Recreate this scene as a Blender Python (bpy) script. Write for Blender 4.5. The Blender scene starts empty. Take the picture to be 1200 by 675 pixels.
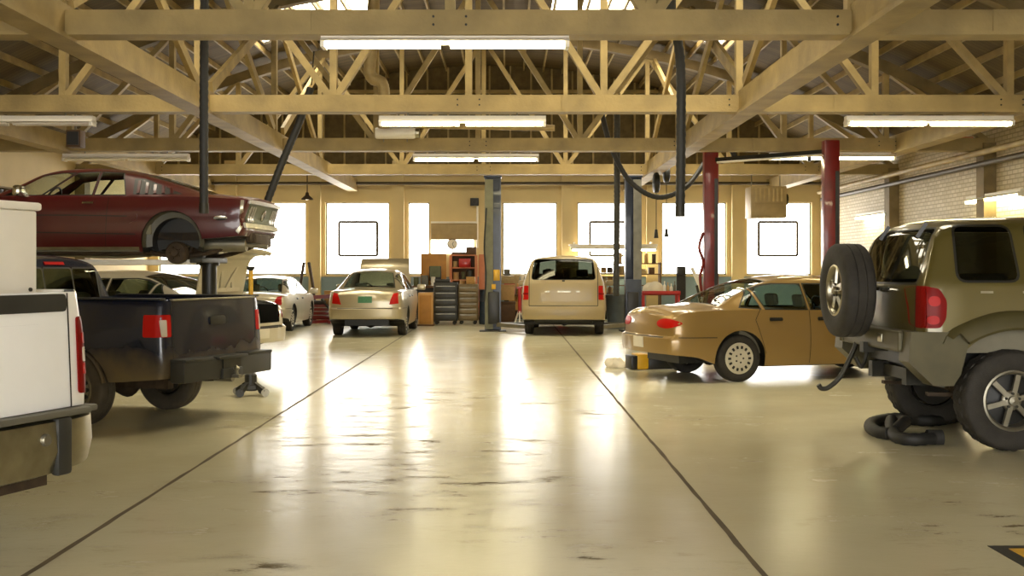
import bpy, bmesh, math, random
from mathutils import Vector, Matrix
from mathutils.bvhtree import BVHTree
from mathutils.geometry import delaunay_2d_cdt

random.seed(7)
scene = bpy.context.scene
COL = scene.collection
FPX, EYE = 1350.0, 1.45
R = math.radians
PI = math.pi


def at(x, y, s):
    """world point seen at pixel (x, y) where one metre spans s pixels"""
    return Vector(((x - 594.0) / s, FPX / s, EYE + (316.0 - y) / s))


# ------------------------------------------------------------------ materials
def srgb(h):
    h = h.lstrip('#')
    v = [int(h[i:i + 2], 16) / 255 for i in (0, 2, 4)]
    return tuple(c / 12.92 if c <= .04045 else ((c + .055) / 1.055) ** 2.4 for c in v) + (1,)


def mat(name, col, rough=.5, metal=0., var=.12, scale=6., coat=0., bump=0., bscale=40., emit=0., trans=0., spec=.5, dirt=None, dirt_amt=.5, coords='Object'):
    m = bpy.data.materials.new(name)
    m.use_nodes = True
    nt = m.node_tree
    p = nt.nodes['Principled BSDF']
    c = srgb(col) if isinstance(col, str) else col
    tc = nt.nodes.new('ShaderNodeTexCoord')
    nz = nt.nodes.new('ShaderNodeTexNoise')
    nz.inputs['Scale'].default_value = scale
    nz.inputs['Detail'].default_value = 5
    nt.links.new(tc.outputs[coords], nz.inputs['Vector'])
    rp = nt.nodes.new('ShaderNodeValToRGB')
    rp.color_ramp.elements[0].position = .3
    rp.color_ramp.elements[1].position = .72
    d = dirt if dirt else tuple(max(0, k * (1 - var)) for k in c[:3]) + (1,)
    if isinstance(d, str):
        d = srgb(d)
        d = tuple(a * dirt_amt + b * (1 - dirt_amt) for a, b in zip(d, c))
    rp.color_ramp.elements[0].color = d
    rp.color_ramp.elements[1].color = tuple(min(1, k * (1 + var * .5)) for k in c[:3]) + (1,)
    nt.links.new(nz.outputs['Fac'], rp.inputs['Fac'])
    nt.links.new(rp.outputs['Color'], p.inputs['Base Color'])
    p.inputs['Roughness'].default_value = rough
    p.inputs['Metallic'].default_value = metal
    p.inputs['Specular IOR Level'].default_value = spec
    if coat:
        p.inputs['Coat Weight'].default_value = coat
        p.inputs['Coat Roughness'].default_value = .06
    if trans:
        p.inputs['Transmission Weight'].default_value = trans
        p.inputs['IOR'].default_value = 1.05
    if emit:
        p.inputs['Emission Color'].default_value = c
        p.inputs['Emission Strength'].default_value = emit
    if bump:
        n2 = nt.nodes.new('ShaderNodeTexNoise')
        n2.inputs['Scale'].default_value = bscale
        n2.inputs['Detail'].default_value = 4
        nt.links.new(tc.outputs[coords], n2.inputs['Vector'])
        b = nt.nodes.new('ShaderNodeBump')
        b.inputs['Strength'].default_value = bump
        b.inputs['Distance'].default_value = .02
        nt.links.new(n2.outputs['Fac'], b.inputs['Height'])
        nt.links.new(b.outputs['Normal'], p.inputs['Normal'])
    return m


def glass_mat(name, tint, alpha, refl=1.):
    """thin pane: mostly see-through by tint, glossy on top"""
    m = bpy.data.materials.new(name)
    m.use_nodes = True
    nt = m.node_tree
    out = nt.nodes['Material Output']
    nt.nodes.remove(nt.nodes['Principled BSDF'])
    tr = nt.nodes.new('ShaderNodeBsdfTransparent')
    c = srgb(tint)
    tr.inputs['Color'].default_value = tuple(k * alpha for k in c[:3]) + (1,)
    gl = nt.nodes.new('ShaderNodeBsdfGlossy')
    gl.inputs['Roughness'].default_value = .03
    lw = nt.nodes.new('ShaderNodeLayerWeight')
    pw = nt.nodes.new('ShaderNodeMath'); pw.operation = 'POWER'; pw.inputs[1].default_value = 5
    nt.links.new(lw.outputs['Facing'], pw.inputs[0])
    fr = nt.nodes.new('ShaderNodeMath'); fr.operation = 'MULTIPLY_ADD'; fr.inputs[1].default_value = .92; fr.inputs[2].default_value = .045
    nt.links.new(pw.outputs[0], fr.inputs[0])
    mx = nt.nodes.new('ShaderNodeMixShader')
    ml = nt.nodes.new('ShaderNodeMath'); ml.operation = 'MULTIPLY'; ml.inputs[1].default_value = refl
    nt.links.new(fr.outputs[0], ml.inputs[0]); nt.links.new(ml.outputs[0], mx.inputs[0])
    nt.links.new(tr.outputs[0], mx.inputs[1])
    nt.links.new(gl.outputs[0], mx.inputs[2])
    nt.links.new(mx.outputs[0], out.inputs['Surface'])
    return m


def emis_mat(name, col, strength):
    m = bpy.data.materials.new(name)
    m.use_nodes = True
    nt = m.node_tree
    out = nt.nodes['Material Output']
    nt.nodes.remove(nt.nodes['Principled BSDF'])
    e = nt.nodes.new('ShaderNodeEmission')
    e.inputs['Color'].default_value = srgb(col)
    e.inputs['Strength'].default_value = strength
    nt.links.new(e.outputs[0], out.inputs['Surface'])
    return m


M = {}


def mk(key, *a, **k):
    M[key] = mat(key, *a, **k)


mk('timber', '#a9935f', .62, var=.3, scale=3., bump=.25, bscale=30)
mk('timber_dark', '#84724c', .7, var=.3, scale=3.)
mk('cream_wall', '#d4bf8c', .7, var=.08, scale=1.2)
mk('blue_dado', '#7f949b', .5, var=.15, scale=2)
mk('black_rubber', '#26241f', .75, var=.25, scale=25)
mk('tire', '#2f2b24', .8, var=.3, scale=14, bump=.2, bscale=90)
mk('tire_dusty', '#4a4234', .85, var=.25, scale=10, bump=.2, bscale=90)
mk('black_trim', '#15140f', .45, var=.2)
mk('dark_plastic', '#2a2924', .5, var=.2)
mk('grey_plastic', '#5d5a4d', .5, var=.15)
mk('chrome', '#c9c4b4', .18, 1., var=.1)
mk('dull_chrome', '#a9a38f', .32, 1., var=.2, scale=8)
mk('steel', '#8d8878', .4, .8, var=.2)
mk('dark_steel', '#3a3830', .5, .6, var=.3)
mk('rust_steel', '#463828', .75, .3, var=.4, scale=12)
mk('silver_rim', '#bdb7a4', .35, .6, var=.12)
mk('rim_white', '#cfc8b2', .4, .2, var=.1)
mk('dirty_rim', '#6e654e', .6, .4, var=.3)
mk('red_lens', '#780e09', .35, var=.15, spec=.15)
mk('red_lens_bright', '#b0140b', .35, var=.1, spec=.15)
mk('clear_lens', '#c4b9a6', .3, var=.1, coat=.2)
mk('amber_lens', '#d07a2a', .2, var=.1, coat=.6)
mk('interior', '#7d7764', .8, var=.15)
mk('interior_light', '#8b8168', .8, var=.15)
mk('plate_white', '#d9d2c0', .4, var=.05)
mk('plate_green', '#3f7a52', .4, var=.2, scale=30)
mk('red_paint', '#75120d', .38, var=.2, coat=.3)
mk('red_cart', '#b3211a', .35, var=.12, coat=.3)
mk('blue_post', '#2f3748', .45, var=.25, scale=4, coat=.2)
mk('grey_post', '#77766c', .5, var=.25, scale=5)
mk('olive_post', '#6c6a4c', .5, var=.25, scale=5)
mk('yellow_paint', '#cf9f1a', .45, var=.15)
mk('black_paint', '#1b1a17', .4, var=.2)
mk('white_paint', '#e8e2d4', .45, var=.04)
mk('wood_panel', '#b07a30', .6, var=.2, scale=4)
mk('wood_pale', '#c89a55', .6, var=.15, scale=4)
mk('wood_brown', '#5a3d1e', .6, var=.2, scale=5)
mk('cardboard', '#b08f5c', .8, var=.12)
mk('coral_paint', '#c98058', .6, var=.12)
mk('navy_drum', '#35424f', .45, var=.2)
mk('tool_black', '#30302a', .45, var=.2)
mk('tool_tan', '#7d6c4c', .45, .3, var=.2)
mk('hose', '#22211e', .6, var=.25, scale=20)
mk('hose_grey', '#35342f', .6, var=.25, scale=20)
mk('cloth_white', '#d8cfb8', .85, var=.15)
mk('heater_beige', '#a48f62', .5, .2, var=.15)
mk('duct', '#b39d6c', .5, .2, var=.2)
mk('pipe_dark', '#4c412c', .55, .3, var=.2)
mk('bin_grey', '#5b6468', .5, var=.12)
mk('clock_face', '#e8dfc8', .4, var=.03)
mk('olive_box', '#565a3c', .6, var=.2)
M['pane'] = emis_mat('daylight_pane', '#fffaf2', 4.2)
M['skylight'] = emis_mat('skylight_pane', '#fff3d6', 5)
M['tube'] = emis_mat('lit_tube', '#fff0bc', 15)
M['glass'] = glass_mat('clear_glass', '#eef3ea', .95)
M['glass_green'] = glass_mat('green_glass', '#dcebe8', .95)
M['glass_dark'] = glass_mat('dark_glass', '#a9ae9c', .32, .5)
M['glass_van'] = glass_mat('van_glass', '#a9ae9c', .12, .4)
M['glass_tint'] = glass_mat('tinted_glass', '#b4beb0', .6)


# ------------------------------------------------------------------ mesh tools
def link(name, bm, mats, parent=None, smooth=None, loc=None):
    me = bpy.data.meshes.new(name)
    bmesh.ops.recalc_face_normals(bm, faces=bm.faces[:]) if smooth != 'keep' else None
    bm.to_mesh(me)
    bm.free()
    for m in (mats if isinstance(mats, (list, tuple)) else [mats]):
        me.materials.append(M[m] if isinstance(m, str) else m)
    if smooth:
        for p in me.polygons:
            p.use_smooth = True
        me.set_sharp_from_angle(angle=R(38))
    o = bpy.data.objects.new(name, me)
    COL.objects.link(o)
    if parent:
        o.parent = parent
    if loc is not None:
        o.location = loc
    return o


def tag(o, label=None, cat=None, group=None, kind=None):
    if label: o['label'] = label
    if cat: o['category'] = cat
    if group: o['group'] = group
    if kind: o['kind'] = kind
    return o


def empty(name, loc=(0, 0, 0), rz=0., label=None, cat=None, group=None):
    o = bpy.data.objects.new(name, None)
    COL.objects.link(o)
    o.location = loc
    o.rotation_euler = (0, 0, rz)
    o.empty_display_size = .1
    return tag(o, label, cat, group)


def box(bm, c, s, rot=None, mi=0, bev=0.):
    """box centred c size s, optional rotation matrix / euler z"""
    r = bmesh.ops.create_cube(bm, size=1.)
    vs = r['verts']
    bmesh.ops.scale(bm, vec=s, verts=vs)
    fs = list({f for v in vs for f in v.link_faces})
    for f in fs:
        f.material_index = mi
    if bev:
        es = list({e for v in vs for e in v.link_edges})
        rr = bmesh.ops.bevel(bm, geom=es, offset=bev, segments=2, affect='EDGES', profile=.5)
        vs = list({v for f in rr['faces'] for v in f.verts} | {v for v in vs if v.is_valid})
        for f in {f for v in vs for f in v.link_faces}:
            f.material_index = mi
    if rot is not None:
        m = rot if isinstance(rot, Matrix) else Matrix.Rotation(rot, 3, 'Z')
        bmesh.ops.rotate(bm, cent=(0, 0, 0), matrix=m, verts=vs)
    bmesh.ops.translate(bm, vec=c, verts=vs)
    return vs


def bar(bm, a, b, w, h, mi=0, up=Vector((0, 0, 1))):
    """rectangular member from a to b, w across, h along the up side"""
    a, b = Vector(a), Vector(b)
    d = (b - a)
    L = d.length
    if L < 1e-6: return
    d.normalize()
    s = d.cross(up)
    if s.length < 1e-4: s = d.cross(Vector((1, 0, 0)))
    s.normalize()
    u = s.cross(d)
    vs = []
    for p in (a, b):
        for i, j in ((-1, -1), (1, -1), (1, 1), (-1, 1)):
            vs.append(bm.verts.new(p + s * (i * w / 2) + u * (j * h / 2)))
    q = [(0, 1, 2, 3), (7, 6, 5, 4), (0, 4, 5, 1), (1, 5, 6, 2), (2, 6, 7, 3), (3, 7, 4, 0)]
    for f in q:
        bm.faces.new([vs[k] for k in f]).material_index = mi


def tube(bm, pts, r, seg=10, mi=0, cap=True, ribs=0.):
    """round tube along a polyline; r number or list; ribs makes it a corrugated hose"""
    pts = [Vector(p) for p in pts]
    n = len(pts)
    rr = r if isinstance(r, (list, tuple)) else [r] * n
    t0 = (pts[1] - pts[0]).normalized()
    ref = Vector((0, 0, 1)) if abs(t0.z) < .9 else Vector((1, 0, 0))
    nrm = t0.cross(ref).normalized()
    rings = []
    for i, p in enumerate(pts):
        t = (pts[min(i + 1, n - 1)] - pts[max(i - 1, 0)]).normalized()
        nrm = (nrm - t * nrm.dot(t)).normalized()
        b = t.cross(nrm)
        k = rr[i] * (1 + (ribs if i % 2 else -ribs))
        rings.append([bm.verts.new(p + (nrm * math.cos(2 * PI * j / seg) + b * math.sin(2 * PI * j / seg)) * k) for j in range(seg)])
    for i in range(n - 1):
        for j in range(seg):
            bm.faces.new((rings[i][j], rings[i][(j + 1) % seg], rings[i + 1][(j + 1) % seg], rings[i + 1][j])).material_index = mi
    if cap:
        bm.faces.new(rings[0][::-1]).material_index = mi
        bm.faces.new(rings[-1]).material_index = mi


def curve_pts(ctrl, n=24):
    """Catmull-Rom through control points"""
    c = [Vector(p) for p in ctrl]
    c = [c[0] * 2 - c[1]] + c + [c[-1] * 2 - c[-2]]
    out = []
    segs = len(c) - 3
    for i in range(segs):
        p0, p1, p2, p3 = c[i:i + 4]
        for k in range(n):
            t = k / n
            out.append(.5 * ((2 * p1) + (-p0 + p2) * t + (2 * p0 - 5 * p1 + 4 * p2 - p3) * t * t + (-p0 + 3 * p1 - 3 * p2 + p3) * t ** 3))
    out.append(c[-2])
    return out


def even_pts(pts, step):
    out = [pts[0]]
    acc = 0.
    for a, b in zip(pts, pts[1:]):
        d = (b - a).length
        while acc + d >= step:
            a = a.lerp(b, (step - acc) / d)
            d = (b - a).length
            out.append(a)
            acc = 0.
        acc += d
    return out


def lathe(bm, prof, c=(0, 0, 0), axis='z', seg=32, mi=0, close=False):
    """prof: list of (radius, height)"""
    c = Vector(c)
    rings = []
    for r, h in prof:
        ring = []
        for j in range(seg):
            a = 2 * PI * j / seg
            if axis == 'z': v = Vector((r * math.cos(a), r * math.sin(a), h))
            elif axis == 'y': v = Vector((r * math.cos(a), h, r * math.sin(a)))
            else: v = Vector((h, r * math.cos(a), r * math.sin(a)))
            ring.append(bm.verts.new(c + v))
        rings.append(ring)
    for i in range(len(rings) - 1):
        for j in range(seg):
            bm.faces.new((rings[i][j], rings[i][(j + 1) % seg], rings[i + 1][(j + 1) % seg], rings[i + 1][j])).material_index = mi
    if close:
        for ring in (rings[0], rings[-1]):
            try: bm.faces.new(ring).material_index = mi
            except ValueError: pass
    return rings


def prism(bm, poly, depth0, depth1, axis='y', mi=0):
    """extrude polygon (u,v) between two depths along an axis"""
    def mp(u, v, d):
        return Vector((u, d, v)) if axis == 'y' else Vector((d, u, v)) if axis == 'x' else Vector((u, v, d))
    a = [bm.verts.new(mp(u, v, depth0)) for u, v in poly]
    b = [bm.verts.new(mp(u, v, depth1)) for u, v in poly]
    n = len(poly)
    bm.faces.new(a).material_index = mi
    bm.faces.new(b[::-1]).material_index = mi
    for i in range(n):
        bm.faces.new((a[i], a[(i + 1) % n], b[(i + 1) % n], b[i])).material_index = mi


def B():
    return bmesh.new()


def boxes(name, lst, mats, parent=None, bev=0., loc=None):
    bm = B()
    for it in lst:
        box(bm, it[0], it[1], mi=it[2] if len(it) > 2 else 0, bev=bev)
    return link(name, bm, mats, parent, smooth=bool(bev), loc=loc)


def copy_tree(o, parent=None):
    c = o.copy()
    COL.objects.link(c)
    c.parent = parent
    for ch in list(o.children):
        copy_tree(ch, c)
    return c
# ------------------------------------------------------------------ vehicle tools
def pchip(tbl):
    tbl = sorted(tbl)
    xs = [t[0] for t in tbl]; ys = [t[1] for t in tbl]
    n = len(xs)
    if n == 1: return lambda x: ys[0]
    d = [(ys[i + 1] - ys[i]) / (xs[i + 1] - xs[i]) for i in range(n - 1)]
    m = [d[0]] + [0 if d[i - 1] * d[i] <= 0 else 2 * d[i - 1] * d[i] / (d[i - 1] + d[i]) for i in range(1, n - 1)] + [d[-1]]

    def f(x):
        if x <= xs[0]: return ys[0]
        if x >= xs[-1]: return ys[-1]
        k = max(i for i in range(n - 1) if xs[i] <= x)
        h = xs[k + 1] - xs[k]; t = (x - xs[k]) / h
        return ((1 + 2 * t) * ys[k] + t * h * m[k]) * (1 - t) ** 2 + (ys[k + 1] * (3 - 2 * t) + (t - 1) * h * m[k + 1]) * t * t
    return f


def lin(tbl):
    tbl = sorted(tbl)

    def f(x):
        if x <= tbl[0][0]: return tbl[0][1]
        for (a, b), (c, d) in zip(tbl, tbl[1:]):
            if x <= c: return b + (d - b) * (x - a) / (c - a)
        return tbl[-1][1]
    return f


class Shell:
    """lofted car skin; x forward from the rear axle, y left, z up"""

    def __init__(s, zt, zs, wr, w, prof, sill, arches, crown=.03, rear=None, front=None, step=.05, bulge=(.05, .08), fade=.35, open_top=None, slope_lin=False):
        mkf = lin if slope_lin else pchip
        s.zt, s.zs, s.wr, s.w = mkf(zt), pchip(zs), pchip(wr), pchip(w)
        s.prof = pchip(prof)
        s.sill = lin(sill)
        s.arches = arches
        s.crown = crown if callable(crown) else (lambda x: crown)
        s.x0, s.x1 = min(t[0] for t in w), max(t[0] for t in w)
        s.rear = lin(rear) if rear else (lambda z: 0.)
        s.front = lin(front) if front else (lambda z: 0.)
        s.fade = fade
        s.open_top = open_top
        s.bm = bm = bmesh.new()
        s.tagl = bm.faces.layers.int.new('tag')
        xs = [s.x0 + (s.x1 - s.x0) * i / round((s.x1 - s.x0) / step) for i in range(round((s.x1 - s.x0) / step) + 1)]
        xs += [s.x0 + d for d in (.008, .02, .04, .07)] + [s.x1 - d for d in (.008, .02, .04, .07)]
        for ax, az, ar in arches:
            xs = [x for x in xs if abs(abs(x - ax) - ar) > .012]
            xs += [ax + ar * math.cos(PI * k / 24) for k in range(1, 24)]
            xs += [ax - ar * 1.002, ax + ar * 1.002, ax - ar * .999, ax + ar * .999]
        xs = sorted(x for x in set(round(x, 4) for x in xs) if s.x0 <= x <= s.x1)
        half = [s.section(x) for x in xs]
        n = len(half[0][0])
        s.n = n
        grid = []
        for x, (pts, jb, jt) in zip(xs, half):
            row = [bm.verts.new((s.shear(x, z), y, z)) for y, z in pts]
            row2 = [row[i] if pts[i][0] < 1e-6 else bm.verts.new((s.shear(x, z), -y, z)) for i, (y, z) in enumerate(pts)]
            grid.append((row, row2))
        jb, jt = half[0][1], half[0][2]
        for a, b in zip(grid, grid[1:]):
            for k in (0, 1):
                for j in range(n - 1):
                    q = [a[k][j], b[k][j], b[k][j + 1], a[k][j + 1]]
                    q = list(dict.fromkeys(q))
                    if len(q) < 3: continue
                    f = bm.faces.new(q if k == 0 else q[::-1])
                    if j < jb: f.material_index = 1
        for gi, bul, sg in ((0, bulge[0], -1), (-1, bulge[1], 1)):
            row, row2 = grid[gi]
            cols = 12
            prev = None
            for j in range(jb, jt + 1):
                a, b = row[j].co, row2[j].co
                cur = [row[j]]
                for k in range(1, cols):
                    p = a.lerp(b, k / cols)
                    q = 1 - 2 * k / cols
                    p.x += sg * bul * (1 - abs(q) ** 2.5)
                    cur.append(bm.verts.new(p))
                cur.append(row2[j])
                if prev:
                    for k in range(cols):
                        try: bm.faces.new((prev[k], prev[k + 1], cur[k + 1], cur[k]))
                        except ValueError: pass
                prev = cur
            if not open_top and jt < n - 1:
                loop = prev[::-1] + row[jt + 1:n - 1] + [row[n - 1]] + row2[jt + 1:n - 1][::-1]
                try: bm.faces.new(list(dict.fromkeys(loop)))
                except ValueError: pass
        bmesh.ops.recalc_face_normals(bm, faces=bm.faces[:])
        s.bvh = BVHTree.FromBMesh(bm)
        s.ntag = 0
        s.polys = []

    def shear(s, x, z):
        a = max(0, 1 - (x - s.x0) / s.fade)
        b = max(0, 1 - (s.x1 - x) / s.fade)
        return x + s.rear(z) * a + s.front(z) * b

    def zb(s, x):
        z = s.sill(x)
        for ax, az, ar in s.arches:
            d = abs(x - ax)
            if d < ar: z = max(z, az + math.sqrt(max(0, ar * ar - d * d)))
        return z

    def section(s, x):
        zb, zs, zt, w, wr = s.zb(x), s.zs(x), s.zt(x), s.w(x), s.wr(x)
        zs = max(zs, zb + .03)
        zt = max(zt, zs + .005)
        yb = w * s.prof(zb)
        pts = [(0, zb), (yb * .5, zb), (yb * .94, zb)]
        jb = 3
        n = 14
        for i in range(n + 1):
            z = zb + (zs - zb) * i / n
            pts.append((w * s.prof(z), z))
        S = pts[-1]
        if s.open_top:
            th, zf = s.open_top
            jt = len(pts) - 1
            pts += [(S[0] - .012, zs + .012), (S[0] - th + .012, zs + .012), (S[0] - th, zs), (S[0] - th, max(zf, zb + .01)), (S[0] * .5, max(zf, zb + .01)), (0, max(zf, zb + .01))]
            return pts, jb, jt
        cr = min(s.crown(x), zt - zs)
        rail = Vector((min(wr, S[0]), max(zt - cr, zs + .003)))
        Sv, top = Vector(S), Vector((0, zt))
        k = .22
        A, Bv = rail.lerp(Sv, k), rail.lerp(top, .2)
        for i in range(1, 7):
            p = Sv.lerp(A, i / 6)
            pts.append((p.x, p.y))
        for i in range(1, 5):
            t = i / 4
            p = A * (1 - t) ** 2 + rail * 2 * t * (1 - t) + Bv * t * t
            pts.append((p.x, p.y))
        jt = len(pts) - 1
        for i in range(1, 7):
            y = Bv.x * (1 - i / 6)
            pts.append((y, zt - (zt - Bv.y) * (y / Bv.x) ** 2 if Bv.x > 1e-6 else zt))
        return pts, jb, jt

    # ---- cutting regions out of the skin
    def cut(s, poly, axis, sgn, tagid=None, mi=None):
        bm = s.bm
        ia, ib = {'y': (0, 2), 'x': (1, 2), 'z': (0, 1)}[axis]
        ic = {'y': 1, 'x': 0, 'z': 2}[axis]
        u0, u1 = min(p[0] for p in poly), max(p[0] for p in poly)
        v0, v1 = min(p[1] for p in poly), max(p[1] for p in poly)
        ctr = (s.x0 + s.x1) / 2 if axis == 'x' else 0

        def cands():
            out = []
            for f in bm.faces:
                c = f.calc_center_median()
                if axis == 'z':
                    if f.normal.z < .12 or f.material_index == 1 and mi is None and tagid is None: continue
                else:
                    if (c[ic] - ctr) * sgn <= 0.02: continue
                    if axis == 'y' and f.normal.y * sgn < .2: continue
                    if axis == 'x' and (f.normal.x * sgn < .25 or abs(c.x - (s.x0 if sgn < 0 else s.x1)) > .5): continue
                us = [v.co[ia] for v in f.verts]; vs = [v.co[ib] for v in f.verts]
                if max(us) < u0 - 1e-4 or min(us) > u1 + 1e-4 or max(vs) < v0 - 1e-4 or min(vs) > v1 + 1e-4: continue
                out.append(f)
            return out
        n = len(poly)
        area = sum(poly[i][0] * poly[(i + 1) % n][1] - poly[(i + 1) % n][0] * poly[i][1] for i in range(n))
        if area < 0: poly = poly[::-1]
        for i in range(n):
            a, b = poly[i], poly[(i + 1) % n]
            co, no = [0, 0, 0], [0, 0, 0]
            co[ia], co[ib] = a
            no[ia], no[ib] = b[1] - a[1], -(b[0] - a[0])
            if Vector(no).length < 1e-7: continue
            fs = cands()
            geom = fs + list({e for f in fs for e in f.edges}) + list({v for f in fs for v in f.verts})
            bmesh.ops.bisect_plane(bm, geom=geom, dist=1e-5, plane_co=co, plane_no=Vector(no).normalized())
        for f in cands():
            c = f.calc_center_median()
            u, v = c[ia], c[ib]
            if all((b[0] - a[0]) * (v - a[1]) - (b[1] - a[1]) * (u - a[0]) > -1e-6 for a, b in zip(poly, poly[1:] + poly[:1])):
                if tagid is not None: f[s.tagl] = tagid
                if mi is not None: f.material_index = mi

    def region(s, name, poly, axis, sgn, trim=0., round_=0.):
        """cut a convex region; returns its id"""
        s.ntag += 1
        if round_: poly = round_poly(poly, round_)
        if trim: s.cut(offset_poly(poly, trim), axis, sgn, mi=1)
        s.cut(poly, axis, sgn, tagid=s.ntag)
        return s.ntag

    def take(s, name, ids, mats, parent, inset=0., solid=0., edit=None):
        ids = ids if isinstance(ids, (list, tuple)) else [ids]
        b2 = s.bm.copy()
        L = b2.faces.layers.int['tag']
        bmesh.ops.delete(b2, geom=[f for f in b2.faces if f[L] not in ids], context='FACES')
        for f in b2.faces:
            if len(mats) == 1: f.material_index = 0
        if inset:
            b2.normal_update()
            for v in b2.verts: v.co -= v.normal * inset
        if edit: edit(b2)
        o = link_shell(name, b2, mats, parent)
        if solid:
            md = o.modifiers.new('thickness', 'SOLIDIFY'); md.thickness = solid; md.offset = -1
        return o

    def finish(s, name, mats, parent):
        b2 = s.bm.copy()
        L = b2.faces.layers.int['tag']
        bmesh.ops.delete(b2, geom=[f for f in b2.faces if f[L] != 0], context='FACES')
        return link_shell(name, b2, mats, parent)

    # ---- things laid on the skin
    def hit(s, u, v, axis, sgn):
        o, d = {'y': ((u, sgn * 4, v), (0, -sgn, 0)), 'x': ((sgn * 8, u, v), (-sgn, 0, 0)), 'z': ((u, v, 5), (0, 0, -1))}[axis]
        loc, nor, i, dist = s.bvh.ray_cast(Vector(o), Vector(d))
        return loc, Vector(d)

    def patch(s, name, poly, axis, sgn, mats, parent, off=.006, depth=.03, grid=.05, dome=0., round_=0.):
        if round_: poly = round_poly(poly, round_)
        fine = []
        for p, q in zip(poly, poly[1:] + poly[:1]):
            k = max(1, math.ceil(math.hypot(q[0] - p[0], q[1] - p[1]) / grid))
            fine += [(p[0] + (q[0] - p[0]) * i / k, p[1] + (q[1] - p[1]) * i / k) for i in range(k)]
        poly = fine
        us = [p[0] for p in poly]; vs = [p[1] for p in poly]
        pts = [Vector(p) for p in poly]
        n = len(pts)
        pts2 = list(pts)
        nu, nv = int((max(us) - min(us)) / grid), int((max(vs) - min(vs)) / grid)
        for i in range(1, nu + 1):
            for j in range(1, nv + 1):
                q = Vector((min(us) + (max(us) - min(us)) * i / (nu + 1), min(vs) + (max(vs) - min(vs)) * j / (nv + 1)))
                if in_poly(q, poly): pts2.append(q)
        r = delaunay_2d_cdt(pts2, [(i, (i + 1) % n) for i in range(n)], [], 1, 1e-6)
        ov, of = r[0], r[2]
        bm = bmesh.new()
        raw = [s.hit(p.x, p.y, axis, sgn) for p in ov]
        good = [h[0] for h in raw if h[0] is not None]
        if not good: bm.free(); return None
        ic = {'y': 1, 'x': 0, 'z': 2}[axis]
        avg = sum(g[ic] for g in good) / len(good)
        cu, cv = sum(us) / n, sum(vs) / n
        ru, rv = (max(us) - min(us)) / 2, (max(vs) - min(vs)) / 2
        top = []
        for p, (loc, d) in zip(ov, raw):
            if loc is None:
                loc = Vector((0, 0, 0)); ia, ib = {'y': (0, 2), 'x': (1, 2), 'z': (0, 1)}[axis]
                loc[ia], loc[ib], loc[ic] = p.x, p.y, avg
            k = max(0, 1 - ((p.x - cu) / ru) ** 2 * .7 - ((p.y - cv) / rv) ** 2 * .7) if dome else 0
            top.append(bm.verts.new(loc - d * (off + dome * k)))
        for f in of: bm.faces.new([top[i] for i in f])
        d = raw[0][1]
        be = [e for e in bm.edges if len(e.link_faces) == 1]
        ex = bmesh.ops.extrude_edge_only(bm, edges=be)['geom']
        for v in [g for g in ex if isinstance(g, bmesh.types.BMVert)]: v.co += d * depth
        return link(name, bm, mats, parent, smooth=True)

    def seam(s, lines, axis, sgn, bm=None, w=.007, off=.003):
        bm = bm or bmesh.new()
        for ln in lines:
            pts = even_pts([Vector((p[0], p[1], 0)) for p in ln], .03) + [Vector((ln[-1][0], ln[-1][1], 0))]
            prev = None
            for i, p in enumerate(pts):
                t = (pts[min(i + 1, len(pts) - 1)] - pts[max(i - 1, 0)])
                if t.length < 1e-6: continue
                t.normalize()
                nn = Vector((-t.y, t.x, 0)) * w / 2
                cur = []
                for q in (p + nn, p - nn):
                    loc, d = s.hit(q.x, q.y, axis, sgn)
                    if loc is None: cur = None; break
                    cur.append(bm.verts.new(loc - d * off))
                if cur and prev: bm.faces.new((prev[0], prev[1], cur[1], cur[0]))
                prev = cur
        return bm


def link_shell(name, bm, mats, parent):
    me = bpy.data.meshes.new(name)
    loose = [v for v in bm.verts if not v.link_faces]
    bmesh.ops.delete(bm, geom=loose, context='VERTS')
    bm.to_mesh(me)
    bm.free()
    for m in mats: me.materials.append(M[m] if isinstance(m, str) else m)
    for p in me.polygons: p.use_smooth = True
    me.set_sharp_from_angle(angle=R(42))
    o = bpy.data.objects.new(name, me)
    COL.objects.link(o)
    o.parent = parent
    return o


def in_poly(q, poly):
    c = False
    n = len(poly)
    for i in range(n):
        (x1, y1), (x2, y2) = poly[i], poly[(i + 1) % n]
        if (y1 > q.y) != (y2 > q.y) and q.x < (x2 - x1) * (q.y - y1) / (y2 - y1) + x1: c = not c
    return c


def round_poly(poly, r, k=4):
    out = []
    n = len(poly)
    for i in range(n):
        p0, p, p1 = Vector(poly[i - 1]), Vector(poly[i]), Vector(poly[(i + 1) % n])
        a, b = p0 - p, p1 - p
        ra = min(r, a.length * .45); rb = min(r, b.length * .45)
        A, Bq = p + a.normalized() * ra, p + b.normalized() * rb
        for j in range(k + 1):
            t = j / k
            q = A * (1 - t) ** 2 + p * 2 * t * (1 - t) + Bq * t * t
            out.append((q.x, q.y))
    return out


def offset_poly(poly, d):
    n = len(poly)
    area = sum(poly[i][0] * poly[(i + 1) % n][1] - poly[(i + 1) % n][0] * poly[i][1] for i in range(n))
    if area < 0: poly = poly[::-1]
    out = []
    for i in range(n):
        p0, p, p1 = Vector(poly[i - 1]), Vector(poly[i]), Vector(poly[(i + 1) % n])
        a, b = (p - p0), (p1 - p)
        if a.length < 1e-7 or b.length < 1e-7: out.append((p.x, p.y)); continue
        a.normalize(); b.normalize()
        na, nb = Vector((a.y, -a.x)), Vector((b.y, -b.x))
        m = (na + nb)
        if m.length < 1e-6: m = na
        m.normalize()
        q = p + m * (d / max(.4, m.dot(na)))
        out.append((q.x, q.y))
    return out


TIRES = {}


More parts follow.
